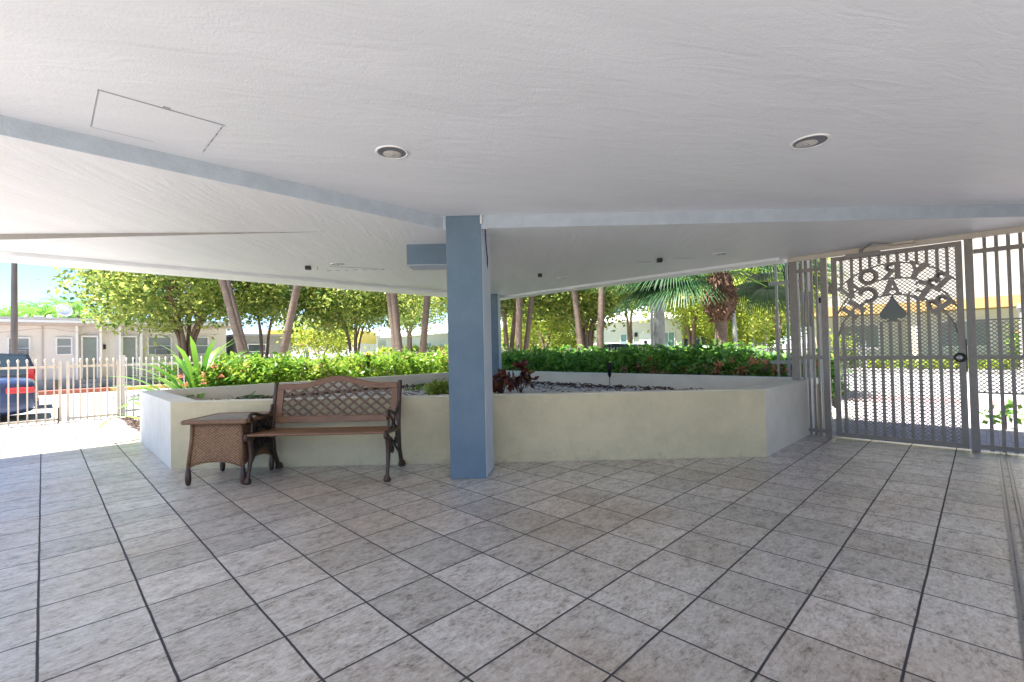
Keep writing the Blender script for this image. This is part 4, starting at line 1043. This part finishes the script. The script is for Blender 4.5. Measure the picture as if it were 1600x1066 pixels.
TREES = [
 (1105, 33, 3.2, 2.6, 3.2, 12000, 'leaf_yellow', 'low-branching yellow-green tree far behind the shaggy palm on its left', 3, .24, .10),
 (1190, 34, 3.4, 2.8, 3.2, 12000, 'leaf_tree', 'low-branching fresh green tree far behind the grey picket panel', 3, .24, .10),
 (1150, 22, 1.3, 1.0, 1.7, 5000, 'leaf_yellow', 'small round yellow-green bush tree right of the shaggy palm trunk', 3, .13, .04),
 (832, 27, 1.9, 1.3, 2.1, 6000, 'leaf_yellow', 'small yellow bush tree between the two thin palms and the bowed palm', 3, .17, .05),
 (893, 21, 1.0, .9, 1.8, 3500, 'leaf_yellow', 'small bright round bush left of the bowed palm trunk', 3, .13, .04),
 (292, 16.5, 3.4, 2.5, 4.15, 36000, 'leaf_tree', 'large spreading yellow-green tree with several stems before the white motel', 6, .16, .11),
 (412, 19, 2.3, 2.3, 4.3, 11000, 'leaf_dark', 'darker green tree standing behind the two crossed palm trunks', 3, .17, .08),
 (553, 20, 2.5, 2.1, 3.8, 24000, 'leaf_tree', 'round multi-stemmed tree in the middle of the left opening', 6, .16, .07),
 (500, 27, 2.2, 1.3, 2.3, 7000, 'leaf_yellow', 'low bright yellow-green bushy tree in front of the orange fascia', 3, .17, .06),
 (716, 18, 1.9, 1.7, 3.7, 8000, 'leaf_tree', 'tree with its crown partly behind the blue column on the left side', 3, .15, .08),
 (794, 17, 2.0, 2.1, 4.1, 15000, 'leaf_dark', 'two-stemmed pinkish-barked tree just right of the rear blue column', 2, .15, .12),
 (852, 23, 2.9, 2.5, 3.9, 17000, 'leaf_yellow', 'sunny yellow-green tree far behind the leaning palm trunks', 3, .18, .09),
 (918, 17.5, 2.25, 1.6, 3.35, 22000, 'leaf_tree', 'broad low-hanging tree behind the two slender palms right of the column', 5, .15, .10),
 (985, 29, 3.0, 2.8, 5.6, 9000, 'leaf_yellow', 'tall pale tree rising above the white house roof', 2, .22, .12),
 (1082, 23, 2.6, 2.4, 4.3, 12000, 'leaf_yellow', 'yellow-green street tree left of the shaggy palm', 3, .19, .10),
 (1160, 26, 2.9, 2.8, 4.6, 12000, 'leaf_yellow', 'yellow-green street tree right of the shaggy palm', 3, .20, .09),
 (1215, 19, 1.9, 2.2, 3.6, 8000, 'leaf_yellow', 'bright slender street tree behind the grey picket panel', 2, .17, .07),
 (1125, 40, 5, 3.8, 5.2, 9000, 'leaf_yellow', 'far pale tree filling the gap behind the shaggy palm', 3, .34, .15),
 (640, 46, 4.5, 3.2, 6.2, 6000, 'leaf_tree', 'distant tree over the low white house roofs', 3, .34, .18),
]
for px_, D_, rx, rz, zc, n_, lf, lb, stm, sz, tw in TREES:
    tree(at(px_, D_, ZS), rx, rz, zc+.15, n_, lf, lb, stm, sz, tw=tw, spread=sz*1.55)
for px_, D_, lb in ((1148, 17, 'thin pale leaning street tree trunk nearest the shaggy palm'), (1176, 21, 'thin straight white-barked street tree midway between palm and gate'), (1196, 24, 'farthest thin street tree just left of the grey picket panel')):
    tree(at(px_, D_, ZS), 1.5, 1.1, 5.0, 3500, 'leaf_yellow', lb, 1, .17, tw=.09, bark='palmgrey', lean=-.6 if px_ == 1148 else 0)

# slender palms with ringed trunks; feather crowns above the roof line
def frond(V, F, o3, a, e, L_, nl=26, wl=.45, sag=1.3):
    p = np.array(o3, float); seg = 10; pts = [p.copy()]
    for k_ in range(seg):
        ee = e-sag*(k_/seg)**1.3; p = p+np.array([math.cos(a)*math.cos(ee), math.sin(a)*math.cos(ee), math.sin(ee)])*L_/seg; pts.append(p.copy())
    pts = np.array(pts); side = np.array([-math.sin(a), math.cos(a), 0])
    for i in range(nl):
        u = (i+.5)/nl*seg; k_ = int(u); q = pts[k_]*(1-(u-k_))+pts[min(k_+1, seg)]*(u-k_); tdir = pts[min(k_+1, seg)]-pts[k_]; tdir /= np.linalg.norm(tdir)
        l = wl*math.sin(math.pi*(.12+.83*i/nl))
        for s_ in (-1, 1):
            d = side*s_*.8+tdir*.5+np.array([0, 0, -.45]); d /= np.linalg.norm(d); o = len(V)
            V += [q, q+d*l*.5+tdir*.028, q+d*l, q+d*l*.5-tdir*.028]; F.append((o, o+1, o+2, o+3))
    for k_ in range(seg):
        o = len(V); w_ = side*.02*(1-k_/seg*.8); V += [pts[k_]-w_, pts[k_]+w_, pts[k_+1]+w_, pts[k_+1]-w_]; F.append((o, o+1, o+2, o+3))
def palm_crown(o3, n_, L_, sag=1.3):
    V = []; F = []
    for i in range(n_): frond(V, F, o3, 2.4*i, R(random.uniform(15, 80)), L_*random.uniform(.85, 1.1), sag=sag)
    return np.array(V), np.array(F)
PC = palm_crown((0, 0, 0), 14, 2.0)
palm_mesh = None
def slim_palm(pb, pt, D_, r_, hgt, label, zb_=-.02, bow=0.):
    """pb / pt: picture columns of the trunk at eye level and 1.7 m above it"""
    global palm_mesh
    b = at(pb, D_); tpt = at(pt, D_)
    dx, dy_ = (tpt[0]-b[0])/1.75, (tpt[1]-b[1])/1.75
    base = (b[0]-dx*1.15, b[1]-dy_*1.15, zb_)
    t = empty('palm_tree', base, 0, label, 'palm tree', 'slender ringed palms behind the hedges')
    n_ = 60; pts = []; rr = []
    for i in range(n_+1):
        z = hgt*i/n_; bz = bow*math.sin(min(1, z/3.6)*math.pi); pts.append((dx*z+bz*A2[0]*.3, dy_*z-bz*.3, z)); rr.append(r_*(1.25-.25*min(1, i/12))*(1-.15*i/n_)*(1+(.05 if i % 2 else -.03)))
    MB().tube(pts, rr, 12).build('trunk', 'palmbark', t, smooth='all')
    if palm_mesh is None:
        o = mesh_np('crown', PC[0], PC[1], 'leaf_palm', t); palm_mesh = o
    else:
        o = palm_mesh.copy(); COL.objects.link(o); o.parent = t
    o.location = pts[-1]; o.rotation_euler = (0, 0, random.uniform(0, 6))
for a in ((379, 353, 12.6, .095, 7.6, 'leaning palm trunk, thicker and nearer of the leftmost pair'),
          (386, 363, 13.6, .07, 8.2, 'leaning palm trunk, thinner and farther of the leftmost pair'),
          (441.5, 464, 12.6, .098, 7.9, 'lone palm trunk leaning right, in front of the yellow building'),
          (618, 609.5, 13.8, .088, 8.0, 'left trunk of the two palms touching each other behind the bench'),
          (624, 616, 13.2, .100, 7.4, 'right trunk of the two palms touching each other behind the bench'),
          (660, 670, 13.2, .095, 7.8, 'palm trunk leaning right just left of the blue column'),
          (810, 813.5, 13.4, .10, 7.7, 'nearly upright palm trunk right of the blue column'),
          (821, 834, 13.6, .075, 8.2, 'thin palm trunk leaning right beside the upright one, right of the column'),
          (907, 899, 12.8, .085, 7.6, 'bowed palm trunk with a green shaft behind the dark hedge'),
          (937, 943, 12.8, .095, 7.8, 'palm trunk right of the bowed one behind the dark hedge')):
    slim_palm(*a)
# thick grey royal palm with a dark post beside it
t = empty('royal_palm', at(1031, 14.5, 0), 0, 'thick smooth grey palm trunk left of the shaggy fan palm', 'palm tree')
MB().tube([(0, 0, 0), (0, 0, 1), (.0, 0, 3), (0, 0, 6), (0, 0, 8)], [.20, .165, .165, .15, .12], 16).build('trunk', 'palmgrey', t, smooth='all')
o = palm_mesh.copy(); COL.objects.link(o); o.parent = t; o.location = (0, 0, 8); o.scale = (1.3, 1.3, 1.3)
tag(MB().tube([(0, 0, 0), (0, 0, 7)], .045, 8).build('lamp_post', 'plasticgrey', loc=at(1019.5, 14.0, ZS), smooth='all'), 'thin dark grey post touching the left of the thick grey palm', 'post')

# shaggy fan palm
t = empty('fan_palm', at(1127, 11.0, -.02), FR, 'fan palm with a shaggy ball of old leaf bases on its trunk', 'palm tree')
tk = MB().tube([(0, 0, 0), (0, 0, .6), (.0, 0, 1.2), (0, 0, 1.75), (0, 0, 2.6)], [.19, .15, .14, .14, .2], 16)
tk.build('trunk', 'palmbark', t, smooth='all')
bo = MB(); bo.lathe([(.14, 1.72), (.21, 1.85), (.31, 2.05), (.34, 2.25), (.28, 2.5), (.21, 2.75), (.17, 3.05)], seg=18)
for i in range(560):
    z = random.uniform(1.74, 3.02); a = random.uniform(0, 6.28)
    rb = np.interp(z, [1.72, 1.85, 2.05, 2.25, 2.5, 2.75, 3.05], [.15, .24, .32, .35, .29, .22, .18])
    l = random.uniform(.06, .15); da = random.uniform(-.5, .5); up = random.uniform(-.9, 1.1) if z < 2.55 else random.uniform(.6, 1.6)
    p = Vector((rb*math.cos(a)*.95, rb*math.sin(a)*.95, z)); q = p+Vector((math.cos(a+da)*.5, math.sin(a+da)*.5, up)).normalized()*l
    m_ = p.lerp(q, .5)+Vector((random.uniform(-.02, .02), random.uniform(-.02, .02), .01))
    bo.tube([p, m_, q], [.022, .014, .004], 4)
bo.build('leaf_bases', 'boots', t)
def fan(V, F, St, a, e, pl_, L_, spanang, droop, nl=60, drop=0):
    p0 = Vector((.15*math.cos(a), .15*math.sin(a), 2.88+drop)); d = Vector((math.cos(a)*math.cos(e), math.sin(a)*math.cos(e), math.sin(e)))
    hub = p0+d*pl_+Vector((0, 0, -.12*pl_)); St.tube([p0, p0+d*pl_*.5, hub], [.016, .012, .010], 5)
    side = Vector((-math.sin(a), math.cos(a), 0)); upv = side.cross(d)*-1
    for i in range(nl):
        g = spanang*(-1+2*i/(nl-1)); dr = (d*math.cos(g)+side*math.sin(g)).normalized(); l = L_*(.72+.28*math.cos(g*.6))*random.uniform(.9, 1.05)
        q = hub; w_ = .034; seg = 6; o = len(V); sdv = dr.cross(upv).normalized()
        for k_ in range(seg+1):
            ww = w_*(1.0-.92*(k_/seg)**1.3); V += [tuple(q-sdv*ww), tuple(q+sdv*ww)]
            if k_: F.append((o+2*k_-2, o+2*k_-1, o+2*k_+1, o+2*k_))
            dd = (dr+Vector((0, 0, -droop*(k_/seg)**1.5*1.6))).normalized(); q = q+dd*l/seg
V, F, St = [], [], MB()
for a, e, pl_ in ((180, 12, .9), (205, 5, 1.0), (160, 20, .9), (150, 2, .7), (225, 20, .8), (250, 10, .7), (190, 35, .9), (0, 20, .9), (20, 10, 1.0), (-25, 8, .9), (340, 30, 1.0), (-60, 10, .8), (40, 30, .9), (60, 15, .8), (100, 12, .9), (130, 25, .9), (-90, 25, .8), (172, -8, 1.0), (195, -15, .8), (185, 25, 1.3), (10, -12, .9), (-12, -5, 1.1), (30, -10, .8), (165, 8, 1.4), (215, -10, 1.0)):
    fan(V, F, St, R(a), R(e), pl_*1.25, 1.45, 1.4, .95, drop=random.uniform(-.1, .15))
mesh_np('fronds', np.array(V), np.array(F), 'leaf_palm', t)
V, F = [], []
for a, e, pl_ in ((0, 80, .3), (90, 75, .35), (200, 70, .35), (270, 68, .4), (150, 72, .4), (300, 60, .5), (240, 58, .5)):
    fan(V, F, St, R(a), R(e), pl_, 1.0, .6, .15)
mesh_np('young_fronds', np.array(V), np.array(F), 'leaf_palm2', t); St.build('leaf_stalks', 'leaf_palm2', t)

# distant coconut palms beyond the motel
for i, (px_, D_, h_, lb) in enumerate(((8, 40, 5.0, 'distant palm crown farthest left above the motel roof'), (45, 44, 5.7, 'distant palm crown just right of the utility pole'), (72, 41, 5.3, 'distant palm crown behind the roof dish on its left'),
        (98, 46, 6.2, 'distant palm crown standing tallest above the satellite dish'), (122, 40, 5.4, 'distant palm crown nearest the big tree'))):
    t = empty('palm_tree', at(px_, D_, ZS), 0, lb, 'palm tree', 'distant palms beyond the motel')
    MB().tube([(0, 0, 0), (.1, 0, h_*.5), (0, 0, h_)], [.16, .13, .11], 8).build('trunk', 'palmbark', t, smooth='all')
    if i == 0:
        V, F = palm_crown((0, 0, 0), 26, 2.4, 1.5); o = mesh_np('crown', V, F, 'leaf_hedge2', t); dpc = o
    else: o = dpc.copy(); COL.objects.link(o); o.parent = t
    o.location = (0, 0, h_); o.rotation_euler = (0, 0, i)
tree(at(60, 52, ZS), 9, 1.5, 5.0, 12000, 'leaf_hedge2', 'distant low green treetops behind the motel roof', 3, .4, tw=.12, spread=.4)
tree(at(150, 50, ZS), 4, 1.2, 3.4, 3000, 'leaf_hedge2', 'distant dark bush behind the motel roof right of the dish', 3, .35, tw=.12, spread=.4)

# hedges across the streets
def shrub_row(p0, p1, wd, h_, lf, label, n_, size=.14):
    t = empty('hedge', (0, 0, ZS), 0, label, 'hedge'); u = rng.uniform(0, 1, (n_//14, 1)); P = np.array(p0)*(1-u)+np.array(p1)*u
    P = np.c_[P+rng.uniform(-wd/2, wd/2, (len(u), 2)), h_*rng.uniform(.1, 1, len(u))**.6]
    V, F = leaves(n_, P, .1, size); mesh_np('foliage', V, F, lf, t); twigs(P, 40, .012).build('stems', 'treebark', t)
shrub_row((26.6, 30), (26.6, 47), 1.0, 1.75, 'leaf_yellow', 'yellow-green hedge before the low white house left of the column', 9000, .22)
shrub_row((27.2, 21), (27.2, 27), 1.0, 1.5, 'leaf_yellow', 'yellow-green hedge across the side street right of the column', 4500, .2)
shrub_row((26.3, -3.5), (26.3, -1.2), .9, 2.1, 'leaf_hedge', 'tall green shrub row across the street seen right of the lettered gate', 4000, .2)
shrub_row((26.3, -1.0), (26.3, 6.5), .5, .45, 'leaf_yellow', 'low yellow-green planting across the street seen through the gate mesh', 3500, .16)
shrub_row((26.0, 4.3), (26.0, 5.0), .6, 1.6, 'leaf_yellow', 'small yellow-green bush across the street seen under the spade emblem', 900, .16)
shrub_row((24.7, 8.5), (24.7, 14), 1.0, .9, 'leaf_yellow', 'low bright planting behind the parked white van', 3000, .18)
shrub_row((3.6, 25.3), (6.2, 25.3), .5, 1.05, 'leaf_hedge', 'low clipped hedge against the motel wall', 3000, .11)

# ------------------------------------------------------------------ motel across the street (wall plane Y = 26)
mo = empty('motel', (0, 26, 0), 0, 'long low white single-storey motel with grey-green doors', 'building')
MB().box(-22, 6.4, .3, 9, -.2, 2.5).build('wall', 'render', mo)
MB().box(-22.2, 6.6, -.35, 9.2, 2.5, 2.72).build('roof', 'fascia', mo); MB().box(-22.3, 6.7, -.42, 9.3, 2.722, 2.80).build('roof_edge', 'roofgrey', mo)
MB().box(-22, 6.4, .0, .299, -.2, .32).build('plinth', 'roofgrey', mo)
for x0, x1 in ((.95, 1.03), (1.68, 1.76), (2.30, 2.38), (3.02, 3.10)):
    MB().box(x0, x1, -.02, .298, .321, 2.499).build('pier', 'white', mo)
for x0 in (1.18, 2.46):
    d = MB().box(x0, x0+.42, .2, .298, .321, 2.0); MB().box(x0-.06, x0-.001, .16, .299, .321, 2.06).box(x0+.421, x0+.48, .16, .299, .321, 2.06).box(x0-.06, x0+.48, .16, .299, 2.061, 2.12).build('door_frame', 'white', mo)
    do = d.build('door', 'door', mo); MB().box(x0+.36, x0+.39, .17, .199, 1.0, 1.1).build('handle', 'blackmetal', do)
    MB().box(x0-.1, x0+.52, -.42, -.001, -.2, .16).build('step', 'plasticgrey', mo)
def win(parent, x0, x1, z0, z1, y=.29, gl='blind', depth=.06):
    f_ = MB().box(x0-.05, x0, y-depth, y+.005, z0-.05, z1+.05).box(x1, x1+.05, y-depth, y+.005, z0-.05, z1+.05).box(x0, x1, y-depth, y+.005, z1, z1+.05).box(x0, x1, y-depth, y+.005, z0-.05, z0).box(x0, x1, y-.03, y+.003, (z0+z1)/2-.015, (z0+z1)/2+.015).build('window', 'white', parent)
    MB().box(x0, x1, y-.02, y+.004, z0, z1).build('pane', gl, f_)
win(mo, .42, .82, 1.38, 2.0); win(mo, -.9, -.38, 1.25, 2.0); win(mo, 3.35, 4.15, 1.3, 2.05); win(mo, -2.8, -1.9, 1.2, 2.0); win(mo, 4.8, 5.6, 1.3, 2.05)
cab = MB(); cab.tube(sm_path([(-3, -.0, 2.28), (-1.2, -.02, 2.22), (.1, -.02, 2.4), (1.0, -.02, 2.25), (3, -.02, 2.28), (6, 0, 2.2)]), .012, 5); cab.tube([(-.0, .27, 2.49), (0, .27, .3)], .02, 6); cab.build('wiring', 'fascia', mo)
for x in (-3.2, 4.45):
    MB().tube([(x, -.30, 2.49), (x, -.02, 2.3), (x, -.02, -.1)], .035, 8).build('downpipe', 'white', mo)
MB().box(-22.2, 6.6, -.47, -.425, 2.60, 2.70).build('gutter', 'white', mo)
for x in (-.64, 3.75):
    ac = MB().box(x-.2, x+.2, -.05, .25, 1.28, 1.55).build('air_conditioner', 'plasticgrey', mo, bevel=.01)
    for k_ in range(5): MB().box(x-.18, x+.18, -.056, -.0505, 1.31+.045*k_, 1.33+.045*k_).build('grille_bar', 'blackmetal', ac)
MB().box(1.82, 1.90, .25, .298, 1.55, 1.75).build('wall_lamp', 'blackmetal', mo)
t = empty('satellite_dish', (.62, 27.2, 2.80), 0, 'white satellite dish on the motel roof', 'satellite dish')
MB().tube([(0, 0, 0), (0, 0, .35)], .02, 8).build('mast', 'steel', t)
dm = MB(); prof = [(0.001, 0), (.10, .012), (.20, .05), (.28, .11), (.285, .10), (.2, .035), (.1, -.005), (.001, -.015)]
dm.lathe(prof, seg=20); o = dm.build('reflector', 'white', t, smooth='all', loc=(0, -.05, .38)); o.rotation_euler = (R(70), 0, R(25))
t = empty('roof_unit', (-.05, 27.4, 2.80), 0, 'small pale equipment cluster on the motel roof by the pole', 'roof equipment')
MB().box(-.2, .1, -.2, .2, 0, .16).build('casing', 'roofgrey', t, bevel=.02); MB().lathe([(.08, 0), (.1, .1), (.08, .2), (.02, .22)], (.25, 0, 0), 12).build('vent', 'white', t, smooth=True)
# neighbour building, grey block with orange fascia building behind
t = empty('block_building', (6.9, 26.4, 0), 0, 'low grey block-walled building right of the motel behind the palms', 'building')
MB().box(0, 2.6, 0, 6, -.2, 2.15).build('wall', 'brickgrey', t); MB().box(-.1, 2.7, -.1, 6.1, 2.151, 2.25).build('roof', 'roofgrey', t)
win(t, .5, 1.3, 1.0, 1.7, -.002, 'glass')
t = empty('shop_building', at(445, 50, 0), FR, 'yellow shop building with an orange sign band far behind the lone palm', 'building')
MB().box(-1.8, 8, 0, 6, -.2, 2.2).build('wall', 'render', t)
MB().box(-1.9, 3, -.12, -.01, 2.2, 3.8).build('sign_band', 'orange', t); MB().box(-1.9, .1, -.35, -.13, 1.1, 2.2).build('yellow_panel', 'yellowwall', t)
MB().box(-1.9, 8, -.005, 6, 2.2, 3.6).build('parapet', 'yellowwall', t)
MB().lathe([(.001, 0), (.42, 0), (.42, .05), (.001, .05)], seg=20).build('sign_mark', 'signblue', t, loc=(1.55, -.13, 3.0)).rotation_euler = (R(90), 0, 0)
MB().box(.45, .95, -.18, -.121, 2.6, 3.4).build('sign_mark', 'signred', t)
MB().box(2.0, 2.6, -.01, .1, .1, 1.5).build('door', 'glass', t)
# white houses across the side street (faces X = 30)
def house(y0, y1, label, wins, roofz=3.05, gable=None, doorat=None, wallm='render'):
    t = empty('white_house', (30, y0, 0), 0, label, 'house')
    W = y1-y0
    MB().box(0, 9, 0, W, -.2, roofz).build('wall', wallm, t)
    rf = MB(); n_ = [(-.5, -.5, roofz), (9.5, -.5, roofz), (9.5, W+.5, roofz), (-.5, W+.5, roofz), (4.5, 2.5, roofz+1.5), (4.5, W-2.5, roofz+1.5), (-.5, -.5, roofz+.12), (9.5, -.5, roofz+.12), (9.5, W+.5, roofz+.12), (-.5, W+.5, roofz+.12)]
    rf.add(n_, [(0, 3, 2, 1), (0, 1, 7, 6), (1, 2, 8, 7), (2, 3, 9, 8), (3, 0, 6, 9), (6, 7, 4), (7, 8, 5, 4), (8, 9, 5), (9, 6, 4, 5)]); rf.build('roof', 'white', t)
    for a, b in wins:
        f_ = MB().box(-.06, .004, a-.06, b+.06, .88, .94).box(-.06, .004, a-.06, b+.06, 2.1, 2.16).box(-.06, .004, a-.06, a, .941, 2.099).box(-.06, .004, b, b+.06, .941, 2.099).box(-.05, .004, (a+b)/2-.03, (a+b)/2+.03, .941, 2.099).build('window', 'white', t)
        MB().box(-.02, .003, a, b, .941, 2.099).build('pane', 'tealglass', f_)
    if doorat:
        MB().box(-.05, .003, doorat-.5, doorat+.5, 0, 2.1).build('door', 'white', t)
        for s_ in (-.75, .75): MB().box(-.12, .003, doorat+s_-.08, doorat+s_+.08, 1.9, 2.2).build('wall_lamp', 'blackmetal', t)
        MB().lathe([(.001, 0), (.13, .0), (.13, .05), (.001, .05)], seg=12).build('house_mark', 'blackmetal', t, loc=(-.06, doorat, 1.5)).rotation_euler = (0, R(-90), 0)
    return t
house(33, 52, 'long low white house with small windows left of the column', [(9.5, 10.3), (4.8, 5.6), (15.5, 16.3)], 3.0)
house(54, 70, 'farther white house behind the middle tree', [(2, 3.2), (7, 8.2)], 3.2, wallm='render')
house(14.1, 21.5, 'white house with wall lamps beside its door, right of the column', [(3.6, 4.6), (.5, 1.3)], 3.0, doorat=2.6)
house(22.5, 31, 'white house half hidden by trees just right of the rear column', [(2, 3.4), (5.2, 6.2)], 3.0)
# large building across the street behind the gates
t = empty('apartment_block', (28.2, 0, 0), 0, 'white apartment block with cream band across the street behind the gates', 'building')
MB().box(0, 12, -40, 6.6, 3.5, 9.5).build('upper_wall', 'duskywall', t); MB().box(-.06, 12, -40.1, 6.7, 2.95, 3.499).build('band', 'duskywall', t); MB().box(-.12, 12, -40.15, 6.75, 2.5, 2.949).build('cream_band', 'bandglare', t)
MB().box(1.6, 12, -40, 6.6, -.2, 2.499).build('ground_floor_wall', 'render', t)
for y in (6.2, 2.2, -1.8, -5.8, -9.8): MB().box(.1, .5, y-.2, y+.2, -.2, 2.499).build('pier', 'creamwall', t)
for y in (4.5, .6, -3.5, -7.5):
    f_ = MB().box(1.53, 1.604, y-.9, y+.9, .8, 2.1).build('window', 'white', t); MB().box(1.51, 1.529, y-.8, y+.8, .9, 2.0).build('pane', 'blind', f_)

# utility pole
t = empty('utility_pole', at(22, 14.6, ZS), 0, 'weathered wooden utility pole by the street in front of the motel', 'pole')
MB().tube([(0, 0, 0), (0, 0, 9)], [.085, .06], 12).build('shaft', 'pole', t, smooth='all')
MB().box(-.9, .9, -.05, .05, 8.3, 8.42).build('crossarm', 'pole', t)

# ------------------------------------------------------------------ cars
def car(loc, rz, paint, label, L_=4.6, W=1.8, H=1.45, suv=False):
    t = empty('parked_car', loc, rz, label, 'car')
    hw = W/2
    # stations from rear (x=0) to front (x=L)
    if suv: roof = [(.02, .98), (.18, H*.97), (.9, H), (L_*.5, H), (L_*.68, H*.97), (L_*.80, 1.02)]
    else: roof = [(.85, .98), (1.35, H*.96), (1.9, H), (L_*.55, H*.985), (L_*.64, H*.93), (L_*.76, .95)]
    deck = 1.0 if suv else .96
    st_ = [(0, .36, .80, hw*.80), (.06, .24, deck-.03, hw*.90), (.35, .2, deck, hw*.98), (.9, .18, deck, hw), (L_*.5, .18, deck-.02, hw), (L_*.76, .18, deck-.04, hw), (L_*.9, .2, .82, hw*.96), (L_*.975, .24, .72, hw*.88), (L_, .34, .62, hw*.74)]
    bd = MB(); vs = []
    for x, z0, z1, w_ in st_:
        vs += [(x, -w_*.92, z0), (x, -w_, z0+.12), (x, -w_, (z0+z1)/2), (x, -w_*.97, z1-.07), (x, -w_*.86, z1), (x, w_*.86, z1), (x, w_*.97, z1-.07), (x, w_, (z0+z1)/2), (x, w_, z0+.12), (x, w_*.92, z0)]
    k_ = 10; fs = [(i*k_+j, (i+1)*k_+j, (i+1)*k_+(j+1) % k_, i*k_+(j+1) % k_) for i in range(len(st_)-1) for j in range(k_)]
    fs += [tuple(range(k_)), tuple(reversed(range((len(st_)-1)*k_, len(st_)*k_)))]
    bd.add(vs, fs); b = bd.build('body', paint, t, smooth=True); sb = b.modifiers.new('sub', 'SUBSURF'); sb.levels = 2; sb.render_levels = 2
    gh = MB(); vs = []
    for x, z in roof: 
        w_ = hw*.86-(z-.95)*.28; vs += [(x, -hw*.87, .93), (x, -w_, z), (x, w_, z), (x, hw*.87, .93)]
    fs = [(i*4+j, (i+1)*4+j, (i+1)*4+j+1, i*4+j+1) for i in range(len(roof)-1) for j in range(3)]
    gh.add(vs, fs).build('windows', 'glass', t, smooth=True)
    rp_ = MB(); pts = roof[1:-1]; vs = []
    for x, z in pts: w_ = hw*.86-(z-.95)*.28+.01; vs += [(x, -w_, z-.03), (x, -w_*.96, z+.012), (x, w_*.96, z+.012), (x, w_, z-.03)]
    rp_.add(vs, [(i*4+j, (i+1)*4+j, (i+1)*4+j+1, i*4+j+1) for i in range(len(pts)-1) for j in range(3)]).build('roof', paint, t, smooth=True)
    for s_ in (-1, 1):
        pm = MB()
        for (xa, za), (xb, zb_) in ((roof[0], roof[1]), ((L_*.47, .95), (L_*.46, H*.99)), (roof[-1], roof[-2])):
            pm.bar((xa, s_*(hw*.875), za-.02), (xb, s_*(hw*.86-(zb_-.95)*.28+.008), zb_), .05, .02, (0, 1, 0))
        pm.build('pillars', paint, t)
        MB().box(.03, (.16 if suv else .42), s_*(hw*.90)-.08, s_*(hw*.90)+(.06 if suv else .085)*s_+.0, (.66 if not suv else .78), (.77 if not suv else 1.12)).build('tail_light', 'taillight', t, bevel=.02)
        MB().box(L_-.16, L_-.04, s_*hw*.68-.14, s_*hw*.68+.14, .58, .70).build('headlight', 'lens', t, bevel=.02)
        MB().box(L_*.70, L_*.74, s_*(hw+.09)-.08, s_*(hw+.09)+.08, .95, 1.08).build('mirror', paint, t, bevel=.02)
        for x in (.85, L_-.9):
            wh = MB().lathe([(.20, -.1), (.32, -.1), (.335, -.06), (.335, .06), (.32, .1), (.20, .1)], seg=24).build('wheel', 'rubber', t, smooth=True, loc=(x, s_*(hw-.09), .335)); wh.rotation_euler = (R(90), 0, 0)
            MB().lathe([(.001, -.105), (.205, -.105), (.205, .105), (.001, .105)], seg=20).build('rim', 'chrome', wh)
    MB().box(-.015, .05, -.26, .26, .52, .64).build('number_plate', 'white', t)
    MB().box(-.03, .08, -hw*.72, hw*.72, .36, .48).build('bumper', 'plasticgrey' if suv else paint, t, bevel=.03)
    return t
car((-.08, 14.15, ZS), math.pi, 'carblue', 'dark blue sedan showing its red tail lamp behind the picket gate', 4.7, 1.82, 1.42)
car((-.12, 18.7, ZS), math.pi, 'carblack', 'black car with a tall rear window parked beyond the blue sedan', 4.5, 1.8, 1.50, True)
X_, Y_, _ = at(1079, 31)
car((X_, Y_, ZS), 0, 'carwhite', 'white van-like car parked left of the shaggy palm', 4.7, 1.9, 1.95, True)
X_, Y_, _ = at(955, 18.5)
car((X_, Y_-2.5, ZS), math.pi/2, 'carteal', 'grey teal car parked behind the dark hedge before the white house', 4.5, 1.8, 1.45)
X_, Y_, _ = at(1150, 27)
car((X_, Y_, ZS), 0, 'carteal', 'teal car parked right of the shaggy palm trunk', 4.4, 1.8, 1.5)
